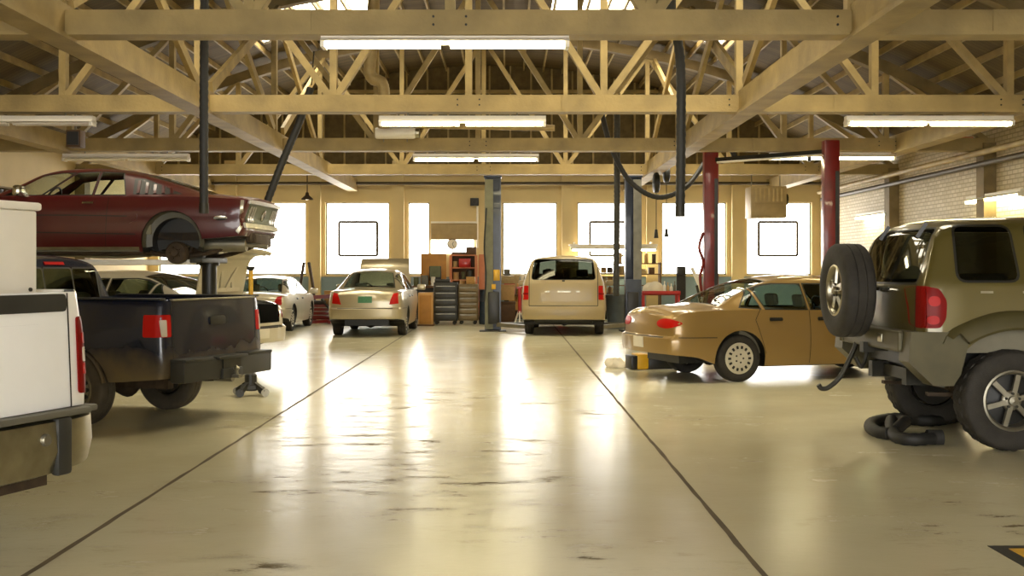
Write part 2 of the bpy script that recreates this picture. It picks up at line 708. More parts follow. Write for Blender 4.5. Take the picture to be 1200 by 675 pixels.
def wheel(parent, x, y, Rt, W, rim, style, tire='tire', side=1, tread=False, rimmat='silver_rim', seg=48):
    """a tyre standing at (x, y) with its rim as a sub-part; side=+1: dish faces +y"""
    key = (Rt, W, rim, style, tire, side, tread, rimmat)
    if key in TIRES:
        src = TIRES[key]
        t = src.copy(); COL.objects.link(t); t.parent = parent; t.location = (x, y, Rt)
        for ch in src.children:
            c = ch.copy(); COL.objects.link(c); c.parent = t
        return t
    bm = B()
    h = W / 2
    e = Rt - rim
    prof = [(rim - .012, -h * .55), (rim, -h * .8), (rim + e * .12, -h * .9), (rim + e * .45, -h), (rim + e * .8, -h * .96), (Rt - e * .07, -h * .86), (Rt, -h * .7),
            (Rt + .002, -h * .33), (Rt - .006, -h * .3), (Rt - .006, -h * .25), (Rt + .003, -h * .22), (Rt + .003, h * .22), (Rt - .006, h * .25), (Rt - .006, h * .3), (Rt + .002, h * .33),
            (Rt, h * .7), (Rt - e * .07, h * .86), (rim + e * .8, h * .96), (rim + e * .45, h), (rim + e * .12, h * .9), (rim, h * .8), (rim - .012, h * .55)]
    sg = 96 if tread else seg
    rings = lathe(bm, prof, axis='y', seg=sg)
    if tread:
        for ri in (5, 6, 7, 10, 11, 14, 15, 16):
            for j, v in enumerate(rings[ri]):
                if (j // 2 + (ri % 2)) % 2: v.co.x *= .972; v.co.z *= .972
    t = link('tire', bm, tire, parent, smooth=True, loc=(x, y, Rt))
    bm = B()
    s = side
    mats = [rimmat, 'black_trim', 'dark_steel']
    lathe(bm, [(rim + .004, s * h * .78), (rim + .01, s * h * .86), (rim - .006, s * h * .9), (rim - .022, s * h * .78), (rim - .03, s * h * .3), (rim - .03, -s * h * .75)], axis='y', seg=40)
    lathe(bm, [(rim - .03, -s * h * .7), (.001, -s * h * .7)], axis='y', seg=24, mi=1)
    if style == 'hubcap':
        lathe(bm, [(rim - .004, s * h * .84), (rim - .03, s * h * .9), (rim * .55, s * h * .98), (rim * .3, s * h * .9), (rim * .16, s * h * .92), (.001, s * h * .95)], axis='y', seg=40)
        for k in range(14):
            a = 2 * PI * k / 14
            m = Matrix.Rotation(-a, 3, 'Y')
            r = rim * .74
            box(bm, (r * math.cos(a), s * h * .95, r * math.sin(a)), (rim * .2, .014, rim * .14), rot=m, mi=1)
        for k in range(5):
            a = 2 * PI * k / 5
            lathe(bm, [(.012, s * h * .9), (.012, s * h * .99), (.001, s * h)], c=(rim * .28 * math.cos(a), 0, rim * .28 * math.sin(a)), axis='y', seg=8, mi=2)
    elif style == 'steel':
        lathe(bm, [(rim - .026, s * h * .5), (rim * .78, s * h * .62), (rim * .62, s * h * .8), (rim * .42, s * h * .74), (rim * .3, s * h * .85), (rim * .26, s * h * 1.05), (.001, s * h * 1.08)], axis='y', seg=36)
        for k in range(14):
            a = 2 * PI * k / 14
            r = rim * .72
            lathe(bm, [(.022, s * h * .66), (.022, s * h * .75), (.001, s * h * .75)], c=(r * math.cos(a), 0, r * math.sin(a)), axis='y', seg=10, mi=1)
    else:
        lathe(bm, [(rim - .03, s * h * .05), (rim * .3, s * h * .2)], axis='y', seg=36, mi=1)
        nsp = 6 if style == 'spoke' else 5
        for k in range(nsp):
            a = 2 * PI * (k + .25) / nsp
            ra, rb = rim * .2, rim - .02
            wd = rim * (.17 if style == 'spoke' else .3)
            ca, sa = math.cos(a), math.sin(a)
            bar(bm, (ra * ca, s * h * .62, ra * sa), (rb * ca, s * h * .55, rb * sa), wd, .03, up=Vector((0, 1, 0)))
        lathe(bm, [(rim * .34, s * h * .4), (rim * .34, s * h * .62), (rim * .28, s * h * .72), (rim * .17, s * h * .74), (rim * .16, s * h * .95), (.001, s * h)], axis='y', seg=28)
        for k in range(5):
            a = 2 * PI * k / 5 + .3
            lathe(bm, [(.011, s * h * .7), (.011, s * h * .82), (.001, s * h * .83)], c=(rim * .24 * math.cos(a), 0, rim * .24 * math.sin(a)), axis='y', seg=8, mi=2)
    link('rim', bm, mats, t, smooth=True)
    TIRES[key] = t
    return t


def wheels(parent, wb, track, Rt, W, rim, style, **k):
    for x in (0, wb):
        for sd in (1, -1):
            wheel(parent, x, sd * track / 2, Rt, W, rim, style, side=sd, **k)


def seat(parent, x, y, z, w=.48, m='interior', back=.52, lean=.18, head=True):
    bm = B()
    box(bm, (x, y, z), (.5, w, .16), bev=.05)
    rot = Matrix.Rotation(-lean, 3, 'Y')
    vs = box(bm, (0, 0, back / 2), (.14, w, back), bev=.05)
    bmesh.ops.rotate(bm, cent=(0, 0, 0), matrix=rot, verts=vs)
    bmesh.ops.translate(bm, vec=(x - .22, y, z + .02), verts=vs)
    if w < .7 and head:
        vs = box(bm, (0, 0, back + .12), (.09, w * .55, .17), bev=.035)
        bmesh.ops.rotate(bm, cent=(0, 0, 0), matrix=rot, verts=vs)
        bmesh.ops.translate(bm, vec=(x - .22, y, z + .02), verts=vs)
    return link('seat', bm, m, parent, smooth=True)


def cabin(parent, xr, xf, w, z0, zbelt, seats, dash=None, m='interior', back=.52, head=True):
    """floor tub + seats + dashboard + steering wheel inside a shell"""
    bm = B()
    z1 = zbelt - .1
    a = [(xr, -w), (xf, -w), (xf, w), (xr, w)]
    lo = [bm.verts.new((x, y, z0)) for x, y in a]
    hi = [bm.verts.new((x, y, z1)) for x, y in a]
    bm.faces.new(lo)
    for i in range(4): bm.faces.new((lo[i], lo[(i + 1) % 4], hi[(i + 1) % 4], hi[i]))
    link('cabin_lining', bm, 'interior', parent)
    for x, y, z, ww in seats: seat(parent, x, y, z, ww, m, back, head=head)
    if dash:
        dx, dz, sy = dash
        bm = B(); box(bm, (dx, 0, dz), (.35, w * 1.9, .2), bev=.05)
        link('dashboard', bm, 'dark_plastic', parent, smooth=True)
        bm = B()
        n = 28
        c = Vector((dx - .33, sy, dz + .05))
        ax = Matrix.Rotation(R(-25), 3, 'Y')
        pts = [c + ax @ Vector((0, .18 * math.cos(2 * PI * i / n), .18 * math.sin(2 * PI * i / n))) for i in range(n + 1)]
        tube(bm, pts, .014, 8)
        bar(bm, c + ax @ Vector((0, .17, 0)), c + ax @ Vector((0, -.17, 0)), .03, .02)
        tube(bm, [c, Vector((dx - .1, sy, dz - .03))], .025, 8)
        link('steering_wheel', bm, 'black_trim', parent, smooth=True)


def underbody(parent, x0, x1, w, z0, z1, mt='dark_steel'):
    bm = B()
    box(bm, ((x0 + x1) / 2, 0, (z0 + z1) / 2), (x1 - x0, w, z1 - z0), bev=.04)
    return link('underbody', bm, mt, parent, smooth=True)


def rear_axle(parent, track, Rt, exhaust=None):
    bm = B()
    tube(bm, [(0, -track / 2, Rt), (0, track / 2, Rt)], .045, 10)
    lathe(bm, [(.001, -.16), (.1, -.12), (.15, 0), (.1, .12), (.001, .16)], c=(0, 0, Rt), axis='y', seg=16)
    for y in (-track * .36, track * .36):
        bar(bm, (-.55, y, Rt + .02), (.6, y, Rt - .02), .06, .03)
        tube(bm, [(-.12, y, Rt + .02), (-.2, y, Rt + .3)], .03, 8)
    return link('rear_axle', bm, 'rust_steel', parent, smooth=True)


def handle(shell, parent, x, z, side, m, w=.2, h=.055):
    shell.patch('door_handle', [(x - w / 2, z - h / 2), (x + w / 2, z - h / 2), (x + w / 2, z + h / 2), (x - w / 2, z + h / 2)], 'y', side, [m], parent, off=.012, depth=.02, grid=.04, dome=.012, round_=.02)


def mirror(parent, x, y, z, m, side):
    bm = B(); box(bm, (x, y + side * .12, z), (.1, .2, .14), bev=.035)
    bar(bm, (x, y - side * .06, z - .04), (x, y + side * .08, z - .03), .05, .05)
    return link('side_mirror', bm, m, parent, smooth=True)
# ------------------------------------------------------------------ vehicles
def paint(key, col, **k):
    a = dict(rough=.33, metal=.35, coat=.7, var=.06, scale=1.5)
    a.update(k)
    mk(key, col, **a)


paint('gold_paint', '#957842')
paint('silver_paint', '#aca082', metal=.5)
paint('pale_silver_paint', '#c9c0a6', metal=.3)
paint('van_paint', '#a08e66', metal=0., rough=.4, coat=.2)
paint('maroon_paint', '#48100f', rough=.3, metal=.0, coat=.45)
paint('navy_paint', '#0c1428', rough=.25, metal=.1, coat=.4)
paint('white_truck_paint', '#f1efe9', metal=0., rough=.3)
paint('khaki_paint', '#5e5429', metal=.3, rough=.3)
mk('mud', '#6b5a3a', .8, var=.3, scale=8)
mk('khaki_flare', '#4e4727', .55, .1, var=.15)
mk('khaki_grey', '#575139', .5, .3, var=.2, scale=5)


def muddy(key, z0, z1):
    """add dried mud rising from the bottom edge of a painted body (object space)"""
    nt = M[key].node_tree
    p = nt.nodes['Principled BSDF']
    src = p.inputs['Base Color'].links[0].from_socket
    tc = nt.nodes.new('ShaderNodeTexCoord'); sx = nt.nodes.new('ShaderNodeSeparateXYZ')
    nt.links.new(tc.outputs['Object'], sx.inputs[0])
    nz = nt.nodes.new('ShaderNodeTexNoise'); nz.inputs['Scale'].default_value = 5; nz.inputs['Detail'].default_value = 6
    nt.links.new(tc.outputs['Object'], nz.inputs['Vector'])
    ad = nt.nodes.new('ShaderNodeMath'); ad.operation = 'MULTIPLY_ADD'; ad.inputs[1].default_value = .35; ad.inputs[2].default_value = -.17
    nt.links.new(nz.outputs['Fac'], ad.inputs[0])
    sm = nt.nodes.new('ShaderNodeMath'); sm.operation = 'ADD'
    nt.links.new(sx.outputs['Z'], sm.inputs[0]); nt.links.new(ad.outputs[0], sm.inputs[1])
    mr = nt.nodes.new('ShaderNodeMapRange')
    mr.inputs[1].default_value = z0; mr.inputs[2].default_value = z1; mr.inputs[3].default_value = .85; mr.inputs[4].default_value = 0
    nt.links.new(sm.outputs[0], mr.inputs[0])
    mx = nt.nodes.new('ShaderNodeMix'); mx.data_type = 'RGBA'
    nt.links.new(mr.outputs[0], mx.inputs['Factor']); nt.links.new(src, mx.inputs['A'])
    mx.inputs['B'].default_value = srgb('#6b5a38')
    nt.links.new(mx.outputs['Result'], p.inputs['Base Color'])
    rr = nt.nodes.new('ShaderNodeMapRange'); rr.inputs[3].default_value = p.inputs['Roughness'].default_value; rr.inputs[4].default_value = .8
    nt.links.new(mr.outputs[0], rr.inputs[0]); nt.links.new(rr.outputs[0], p.inputs['Roughness'])


muddy('navy_paint', .46, .74)


def ell(cx, cz, rx, rz, n=20, p=2.4):
    out = []
    for i in range(n):
        a = 2 * PI * i / n
        c, s = math.cos(a), math.sin(a)
        out.append((cx + rx * abs(c) ** (2 / p) * (1 if c > 0 else -1), cz + rz * abs(s) ** (2 / p) * (1 if s > 0 else -1)))
    return out


def rect(x0, x1, z0, z1):
    return [(x0, z0), (x1, z0), (x1, z1), (x0, z1)]


# ---- four-door sedans share one drawing, each with its own length, width, height and openings
def sedan(root, pm, sx=1., sy=1., sz=1., glass='glass_green', trunk_open=False, hood_open=False, detail=True, plate='plate_white', Rt=.3, rimstyle='hubcap', rimmat='rim_white', light='oval', plate_z=.5):
    S = lambda t: [(a * sx, b * sz) for a, b in t]
    Wd = lambda t: [(a * sx, b * sy) for a, b in t]
    az = Rt
    sh = Shell(
        zt=S([(-.98, .895), (-.93, .94), (-.8, .965), (-.45, .985), (-.28, 1.0), (.1, 1.16), (.5, 1.305), (.85, 1.365), (1.2, 1.385), (1.6, 1.372), (1.9, 1.32), (2.3, 1.14), (2.68, .975), (2.85, .935), (3.3, .87), (3.5, .80), (3.6, .72)]),
        zs=S([(-.98, .83), (-.8, .90), (-.3, .925), (.6, .93), (1.4, .91), (2.5, .89), (3.0, .85), (3.4, .77), (3.6, .66)]),
        wr=Wd([(-.98, .58), (-.6, .66), (-.25, .62), (.2, .58), (.7, .545), (1.5, .55), (1.95, .58), (2.65, .66), (3.2, .62), (3.6, .5)]),
        w=Wd([(-.98, .69), (-.965, .73), (-.93, .765), (-.85, .80), (-.6, .835), (0, .853), (1.5, .857), (2.64, .85), (3.1, .82), (3.4, .75), (3.54, .66), (3.6, .55)]),
        prof=S([(.15, .93), (.3, .975), (.52, 1.0), (.7, .992), (.85, .965), (.95, .945)]) if 0 else [(.15 * sz, .93), (.3 * sz, .975), (.52 * sz, 1.0), (.7 * sz, .992), (.85 * sz, .965), (.95 * sz, .945)],
        sill=[(-.98 * sx, .37 * sz), (-.6 * sx, .33 * sz), (-.36 * sx, .24 * sz), (-.35 * sx, .2 * sz), (3 * sx, .2 * sz), (3.6 * sx, .24 * sz)],
        arches=[(0, az, Rt + .055), (2.64 * sx, az, Rt + .055)], crown=.035,
        rear=[(.3, .06), (.38 * sz, .0), (.57 * sz, -.01), (.60 * sz, .045), (.75 * sz, .05), (.93 * sz, .10)], front=[(.2, -.05), (.4, .0), (.55, 0), (.8, -.12)], bulge=(.07, .12))
    door_ids = {}
    sides = (1, -1)
    P = lambda t: [(a * sx, b * sz) for a, b in t]
    if detail:
        for sd in sides:
            door_ids['r', sd] = sh.region('d', P([(.36, .40), (.40, .235), (1.02, .225), (1.02, .94), (.30, .94), (.22, .80)]), 'y', sd)
            door_ids['f', sd] = sh.region('d', P([(1.03, .225), (2.1, .225), (2.16, .5), (2.14, .93), (1.03, .94)]), 'y', sd)
    win = {}
    for sd in sides:
        win['q', sd] = sh.region('w', P([(.03, .965), (.31, .945), (.25, 1.195)]), 'y', sd, trim=.012 * sx)
        win['r', sd] = sh.region('w', P([(.385, .945), (.995, .935), (1.0, 1.25), (.62, 1.255), (.45, 1.235), (.31, 1.19)]), 'y', sd, trim=.018)
        win['f', sd] = sh.region('w', P([(1.06, .935), (2.16, .925), (1.76, 1.225), (1.62, 1.25), (1.06, 1.255)]), 'y', sd, trim=.018)
    rw = sh.region('w', [(-.2 * sx, -.56 * sy), (.56 * sx, -.44 * sy), (.6 * sx, 0), (.56 * sx, .44 * sy), (-.2 * sx, .56 * sy), (-.24 * sx, 0)], 'z', 1, trim=.02)
    ws = sh.region('w', [(1.84 * sx, -.46 * sy), (2.56 * sx, -.6 * sy), (2.63 * sx, 0), (2.56 * sx, .6 * sy), (1.84 * sx, .46 * sy), (1.8 * sx, 0)], 'z', 1, trim=.02)
    lid = [sh.region('lid', [(-1.1 * sx, -.6 * sy), (-.3 * sx, -.57 * sy), (-.3 * sx, .57 * sy), (-1.1 * sx, .6 * sy)], 'z', 1)]
    lid.append(sh.region('lid', rect(-.58 * sy, .58 * sy, .64 * sz, .97 * sz), 'x', -1))
    hood = sh.region('hood', [(2.74 * sx, -.66 * sy), (3.5 * sx, -.6 * sy), (3.5 * sx, .6 * sy), (2.74 * sx, .66 * sy)], 'z', 1)
    mats = [pm, 'black_trim']
    sh.finish('body', mats, root)
    doors = {k: sh.take('door', v, mats, root) for k, v in door_ids.items()}
    for (k, sd), v in win.items():
        par = doors.get((k, sd), root)
        sh.take('quarter_window' if k == 'q' else 'door_window', v, [glass], par, inset=.004)
    sh.take('rear_window', rw, [glass], root, inset=.004)
    sh.take('windshield', ws, [glass], root, inset=.004)

    def turn(hinge, ang):
        def ed(b2):
            bmesh.ops.rotate(b2, cent=hinge, matrix=Matrix.Rotation(ang, 3, 'Y'), verts=b2.verts[:])
        return ed
    if trunk_open:
        o = sh.take('trunk_lid', lid, mats, root, solid=.02, edit=turn((-.3 * sx, 0, .99 * sz), R(82)))
        hz = .99 * sz
        bm = B()
        for y in (-.3, 0, .3):
            bar(bm, (-.36 * sx, y * sy, hz + .1), (-.39 * sx, y * .7 * sy, hz + .52), .06, .02, up=Vector((1, 0, 0)))
        bar(bm, (-.37 * sx, -.45 * sy, hz + .12), (-.37 * sx, .45 * sy, hz + .12), .06, .02, up=Vector((1, 0, 0)))
        bar(bm, (-.42 * sx, -.45 * sy, hz + .55), (-.42 * sx, .45 * sy, hz + .55), .06, .02, up=Vector((1, 0, 0)))
        for s in (-1, 1): bar(bm, (-.37 * sx, .1 * s, hz + .12), (-.42 * sx, .42 * s * sy, hz + .55), .05, .02, up=Vector((1, 0, 0)))
        link('lid_brace', bm, pm, o)
        boxes('trunk_lining', [((-.62 * sx, 0, .5), (.64 * sx, 1.16 * sy, .06)), ((-.93 * sx, 0, .58 * sz), (.03, 1.16 * sy, .12)), ((-.32 * sx, 0, .7 * sz), (.03, 1.16 * sy, .4)),
                               ((-.62 * sx, .585 * sy, .7 * sz), (.62 * sx, .03, .4)), ((-.62 * sx, -.585 * sy, .7 * sz), (.62 * sx, .03, .4))], 'black_trim', root)
    else:
        sh.take('trunk_lid', lid, mats, root)
    if hood_open:
        sh.take('hood', hood, mats, root, solid=.02, edit=turn((2.74 * sx, 0, .95 * sz), R(-80)))
        boxes('engine', [((3.1 * sx, 0, .55), (.6, .7, .4)), ((3.1 * sx, .3, .78), (.3, .2, .08))], 'dark_steel', root, bev=.03)
    else:
        sh.take('hood', hood, mats, root)
    # lights, plate, handles
    for sd in sides:
        if trunk_open:
            sh.patch('tail_light', ell(sd * .72 * sy, .76 * sz, .05 * sy, .06 * sz, p=3), 'x', -1, ['red_lens'], root, off=.004, depth=.06, dome=.01, grid=.04)
        elif light == 'oval':
            sh.patch('tail_light', ell(sd * .60 * sy, .76 * sz, .19 * sy, .062 * sz, p=2.2), 'x', -1, ['red_lens_bright'], root, off=.004, depth=.09, dome=.012, grid=.04)
        else:
            sh.patch('tail_light', [(sd * .52 * sy, .66 * sz), (sd * .72 * sy, .68 * sz), (sd * .70 * sy, .9 * sz), (sd * .60 * sy, .88 * sz), (sd * .55 * sy, .76 * sz)][::sd], 'x', -1, ['red_lens_bright'], root, off=.006, depth=.08, dome=.01, grid=.04)
        sh.patch('headlight', ell(sd * .5 * sy, .62 * sz, .16 * sy, .06 * sz), 'x', 1, ['clear_lens'], root, off=.005, depth=.1, grid=.05)
        if detail:
            for k, hx in (('r', .52), ('f', 1.24)):
                handle(sh, doors[k, sd], hx * sx, .805 * sz, sd, 'black_trim', w=.19, h=.045)
            mirror(root, 2.1 * sx, sd * .86 * sy, .97 * sz, pm, sd)
    sh.patch('license_plate', rect(-.15, .15, plate_z * sz - .07, plate_z * sz + .07), 'x', -1, [plate], root, off=.008, depth=.02, grid=.1)
    bm = B()
    for sd in sides:
        L = [P([(.22, .80), (.30, .935)]), P([(1.025, .225), (1.025, .935)]), P([(2.12, .24), (2.17, .5), (2.15, .92)]), P([(.37, .36), (.22, .80)])]
        sh.seam(L, 'y', sd, bm)
        sh.seam([P([(-.86, .585), (-.34, .58)])], 'y', sd, bm, w=.01)
    sh.seam([[(-.6 * sy, .585 * sz), (.6 * sy, .585 * sz)]], 'x', -1, bm, w=.012, off=.004)
    link('panel_gap', bm, 'black_trim', root)
    underbody(root, .42 * sx, 2.2 * sx, 1.25 * sy, .17 * sz, .34 * sz)
    boxes('floor_pan', [((1.3 * sx, 0, .36 * sz), (4. * sx, .96 * sy, .26 * sz))], 'black_trim', root)
    cabin(root, .05 * sx, 2.5 * sx, .72 * sy, .36 * sz, .93 * sz, [(.72 * sx, .0, .36 * sz, 1.2 * sy), (1.5 * sx, .36 * sy, .38 * sz, .48), (1.5 * sx, -.36 * sy, .38 * sz, .48)], dash=(2.3 * sx, .86 * sz, .36 * sy))
    boxes('parcel_shelf', [((-.02 * sx, 0, .93 * sz), (.5 * sx, 1.2 * sy, .03))], 'interior', root)
    wheels(root, 2.64 * sx, 1.44 * sy, Rt, .19, Rt * .64, rimstyle, rimmat=rimmat)
    rear_axle(root, 1.3 * sy, Rt)
    return sh


def car(name, loc, rz, label, cat='car', group=None):
    return empty(name, (loc[0], loc[1], loc[2] if len(loc) > 2 else 0), R(rz), label, cat, group)


c1 = car('sedan', (2.75, 15.62), 18, 'gold four-door sedan with white slotted hubcaps parked behind the khaki off-roader')
sedan(c1, 'gold_paint', Rt=.305)
c2 = car('sedan', (-3.03, 25.6), 90, 'silver sedan with its hood raised and a green licence plate, seen from behind')
sedan(c2, 'silver_paint', sx=1.02, sy=.99, sz=1.065, hood_open=True, plate='plate_green', light='angled', plate_z=.76, rimmat='silver_rim')
c3 = car('sedan', (-4.56, 17.06), 160, 'pale silver sedan with its trunk lid wide open behind the dark blue pickup')
sedan(c3, 'pale_silver_paint', sx=1.05, sy=1.03, sz=1.045, trunk_open=True, glass='glass_tint')
c4 = car('sedan', (-5.86, 27.3), 90, 'small white sedan by the blue wall, mostly hidden behind the open-trunk sedan')
sedan(c4, 'pale_silver_paint', sx=.95, sy=.97, sz=.94, detail=True, glass='glass_green', light='angled')

# ---- maroon fastback up on the lift
m_ = car('fastback_coupe', (-4.1, 15.07, 1.47), 177, 'maroon vintage fastback coupe raised high on a lift, rear wheels removed')
ms = Shell(
    zt=[(-0.927, .895), (-0.855, .915), (-0.558, .94), (-0.378, .965), (0, 1.085), (.5, 1.215), (.9, 1.28), (1.2, 1.297), (1.5, 1.285), (1.75, 1.235), (2.1, 1.06), (2.36, .95), (2.6, .935), (3.2, .91), (3.5, .87), (3.62, .82)],
    zs=[(-0.927, .84), (-0.540, .87), (0, .885), (1, .875), (2.4, .885), (3.2, .87), (3.62, .78)],
    wr=[(-0.927, .74), (-0.540, .72), (-0.180, .62), (.3, .55), (.9, .525), (1.6, .54), (1.9, .58), (2.4, .72), (3.2, .76), (3.62, .7)],
    w=[(-0.927, .80), (-0.900, .825), (-0.765, .845), (-0.360, .862), (0, .868), (2.7, .862), (3.3, .845), (3.55, .80), (3.62, .74)],
    prof=[(.2, .9), (.32, .955), (.48, .985), (.58, .988), (.66, 1.0), (.74, .995), (.85, .965), (.95, .95)],
    sill=[(-0.927, .40), (-0.360, .36), (-0.342, .2), (3.1, .2), (3.15, .34), (3.62, .36)],
    arches=[(0, .33, .38), (2.74, .33, .37)], crown=.04,
    rear=[(.36, .08), (.48, .03), (.62, .06), (.84, -.02), (.92, .02)], front=[(.3, -.12), (.55, -.02), (.8, .03)], bulge=(.02, .05))
mdo, mwin = {}, {}
for sd in (1, -1):
    mdo[sd] = ms.region('d', [(.86, .23), (2.0, .23), (2.02, .5), (1.98, .89), (.8, .89)], 'y', sd)
    mwin['door', sd] = ms.region('w', [(1.02, .915), (1.62, .915), (1.28, 1.20), (1.02, 1.21)], 'y', sd, trim=.014)
    mwin['rear', sd] = ms.region('w', [(.60, .915), (.98, .915), (.98, 1.21), (.72, 1.20)], 'y', sd, trim=.014)
    mwin['vent', sd] = ms.region('w', [(1.66, .915), (2.13, .91), (1.72, 1.16), (1.50, 1.195), (1.335, 1.2)], 'y', sd, trim=.014)
mrw = ms.region('w', [(-.42, -.56), (.42, -.42), (.42, .42), (-.42, .56)], 'z', 1, trim=.02)
mws = ms.region('w', [(1.70, -.46), (2.24, -.60), (2.31, 0), (2.24, .60), (1.70, .46)], 'z', 1, trim=.02)
mtl = ms.region('t', [(-.88, -.66), (-.45, -.62), (-.45, .62), (-.88, .66)], 'z', 1)
mho = ms.region('h', [(2.42, -.66), (3.5, -.68), (3.5, .68), (2.42, .66)], 'z', 1)
mm = ['maroon_paint', 'black_trim']
ms.finish('body', mm, m_)
for sd in (1, -1):
    d = ms.take('door', mdo[sd], mm, m_)
    for k in ('door', 'rear', 'vent'):
        ms.take({'door': 'door_window', 'rear': 'quarter_window', 'vent': 'vent_window'}[k], mwin[k, sd], ['glass'], d if k != 'rear' else m_, inset=.004)
    ms.patch('door_handle', rect(.98, 1.12, .80, .825), 'y', sd, ['chrome'], d, off=.014, depth=.02, dome=.01, round_=.01)
    ms.patch('rocker_moulding', rect(.42, 2.3, .225, .262), 'y', sd, ['dull_chrome'], m_, off=.008, depth=.02, grid=.1)
    ms.patch('rocker_panel', rect(.42, 2.34, .202, .232), 'y', sd, ['grey_plastic'], m_, off=.003, depth=.02, grid=.1)
    for k in range(5):
        x = .42 - k * .105
        h = .17 - k * .024
        ms.patch('louver', [(x, .93), (x + .035, .93), (x + .075, .93 + h), (x + .04, .93 + h)], 'y', sd, ['maroon_paint'], m_, off=.022, depth=.03, grid=.05)
    ms.patch('louver_recess', [(-.13, .915), (.5, .915), (.55, 1.125), (.42, 1.125)], 'y', sd, ['black_trim'], m_, off=.003, depth=.01, grid=.06)
    ms.patch('side_scoop', [(.42, .60), (.53, .55), (.55, .655), (.42, .67)], 'y', sd, ['maroon_paint'], m_, off=.015, depth=.03, grid=.05, round_=.02)
    ms.patch('quarter_glint', ell(-.62, .615, .085, .028), 'y', sd, ['chrome'], m_, off=.01, depth=.02, dome=.006)  # chrome oval put in for a bright reflection on the rear quarter
    ms.patch('rear_corner_trim', [(-.83, .42), (-.88, .50), (-.90, .84), (-.86, .84), (-.85, .52), (-.80, .46)], 'y', sd, ['dull_chrome'], m_, off=.006, depth=.02, grid=.05)
    mirror(m_, 1.86, sd * .86, .95, 'chrome', sd)
    # inner wheel housing left open: the drum, shock and spring hang there
    bm = B()
    lathe(bm, [(.37, sd * .84), (.37, sd * .70), (.30, sd * .68)], c=(0, 0, .33), axis='y', seg=32)
    lathe(bm, [(.30, sd * .68), (.30, sd * .5), (.001, sd * .5)], c=(.0, 0, .33), axis='y', seg=32, mi=1)
    bmesh.ops.delete(bm, geom=[v for v in bm.verts if v.co.z < .21], context='VERTS')
    link('wheel_housing', bm, ['grey_plastic', 'black_trim'], m_, smooth=True)
    bm = B()
    lathe(bm, [(.001, sd * .74), (.045, sd * .74), (.05, sd * .70), (.12, sd * .69), (.14, sd * .66), (.14, sd * .58), (.05, sd * .56)], c=(0, 0, .19), axis='y', seg=28)
    for k in range(5):
        a = 2 * PI * k / 5
        tube(bm, [(.07 * math.cos(a), sd * .68, .19 + .07 * math.sin(a)), (.07 * math.cos(a), sd * .745, .19 + .07 * math.sin(a))], .008, 6)
    link('brake_drum', bm, 'rust_steel', m_, smooth=True)
    bm = B()
    tube(bm, curve_pts([(-.75, sd * .5, .33), (-.35, sd * .5, .19), (0, sd * .5, .15), (.3, sd * .5, .18), (.62, sd * .5, .28)], 6), .03, 8)
    tube(bm, [(-.1, sd * .45, .2), (-.24, sd * .4, .55)], .03, 10)
    link('leaf_spring', bm, 'rust_steel', m_, smooth=True)
ms.take('rear_window', mrw, ['glass'], m_, inset=.004)
ms.take('windshield', mws, ['glass'], m_, inset=.004)
ms.take('trunk_lid', mtl, mm, m_)
ms.take('hood', mho, mm, m_)
ms.patch('tail_panel', rect(-.68, .68, .55, .80), 'x', -1, ['olive_box'], m_, off=.006, depth=.03, grid=.1)
ms.patch('tail_moulding', rect(-.72, .72, .80, .845), 'x', -1, ['dull_chrome'], m_, off=.03, depth=.05, grid=.1)
ms.patch('rear_valance', rect(-.66, .66, .40, .50), 'x', -1, ['dull_chrome'], m_, off=.006, depth=.02, grid=.1)
ms.patch('rear_bumper', rect(-.78, .78, .50, .56), 'x', -1, ['dull_chrome'], m_, off=.03, depth=.06, grid=.1, dome=.02)
for sd in (1, -1):
    for k in range(3):
        y = sd * (.42 + .085 * k)
        ms.patch('tail_light', rect(y - .03, y + .03, .58, .77), 'x', -1, ['dull_chrome', 'red_lens'], m_, off=.014, depth=.02, grid=.05, round_=.02)
ms.patch('fuel_cap', ell(0, .68, .07, .07, p=2), 'x', -1, ['chrome'], m_, off=.02, depth=.03, dome=.01)
for sd in (1, -1):
    bm = B()
    ms.seam([[(.84, .25), (.79, .88)], [(2.01, .25), (2.02, .5), (1.98, .88)]], 'y', sd, bm)
    ms.seam([[(.45, .64), (1.2, .655), (2.6, .66)], [(.45, .42), (1.5, .44), (2.3, .46)]], 'y', sd, bm, w=.014)
    link('panel_gap', bm, 'black_trim', m_)
underbody(m_, .42, 2.3, 1.2, .16, .34, 'rust_steel')
boxes('floor_pan', [((1.2, 0, .40), (4.2, 1.0, .16)), ((-.62, 0, .36), (.62, .8, .18))], 'rust_steel', m_, bev=.03)
bm = B()
tube(bm, [(0, -.58, .19), (0, .58, .19)], .045, 10)
lathe(bm, [(.001, -.17), (.11, -.12), (.15, 0), (.11, .12), (.001, .17)], c=(0, 0, .19), axis='y', seg=16)
link('rear_axle', bm, 'rust_steel', m_, smooth=True)
bm = B()
tube(bm, curve_pts([(2., .2, .2), (1., .22, .15), (.3, .3, .2), (-.3, .45, .34), (-.8, .45, .3), (-1.1, .45, .26)], 8), .03, 8)
lathe(bm, [(.001, -.3), (.09, -.28), (.1, 0), (.09, .28), (.001, .3)], c=(-.55, .45, .3), axis='x', seg=14)
link('exhaust_pipe', bm, 'steel', m_, smooth=True)
cabin(m_, .3, 2.2, .74, .42, .86, [(.75, 0, .42, 1.1), (1.3, .36, .44, .5), (1.3, -.36, .44, .5)], dash=(2.05, .82, .36), back=.44, head=False)
for sd in (1, -1): wheel(m_, 2.74, sd * .7, .32, .18, .19, 'steel', side=sd)


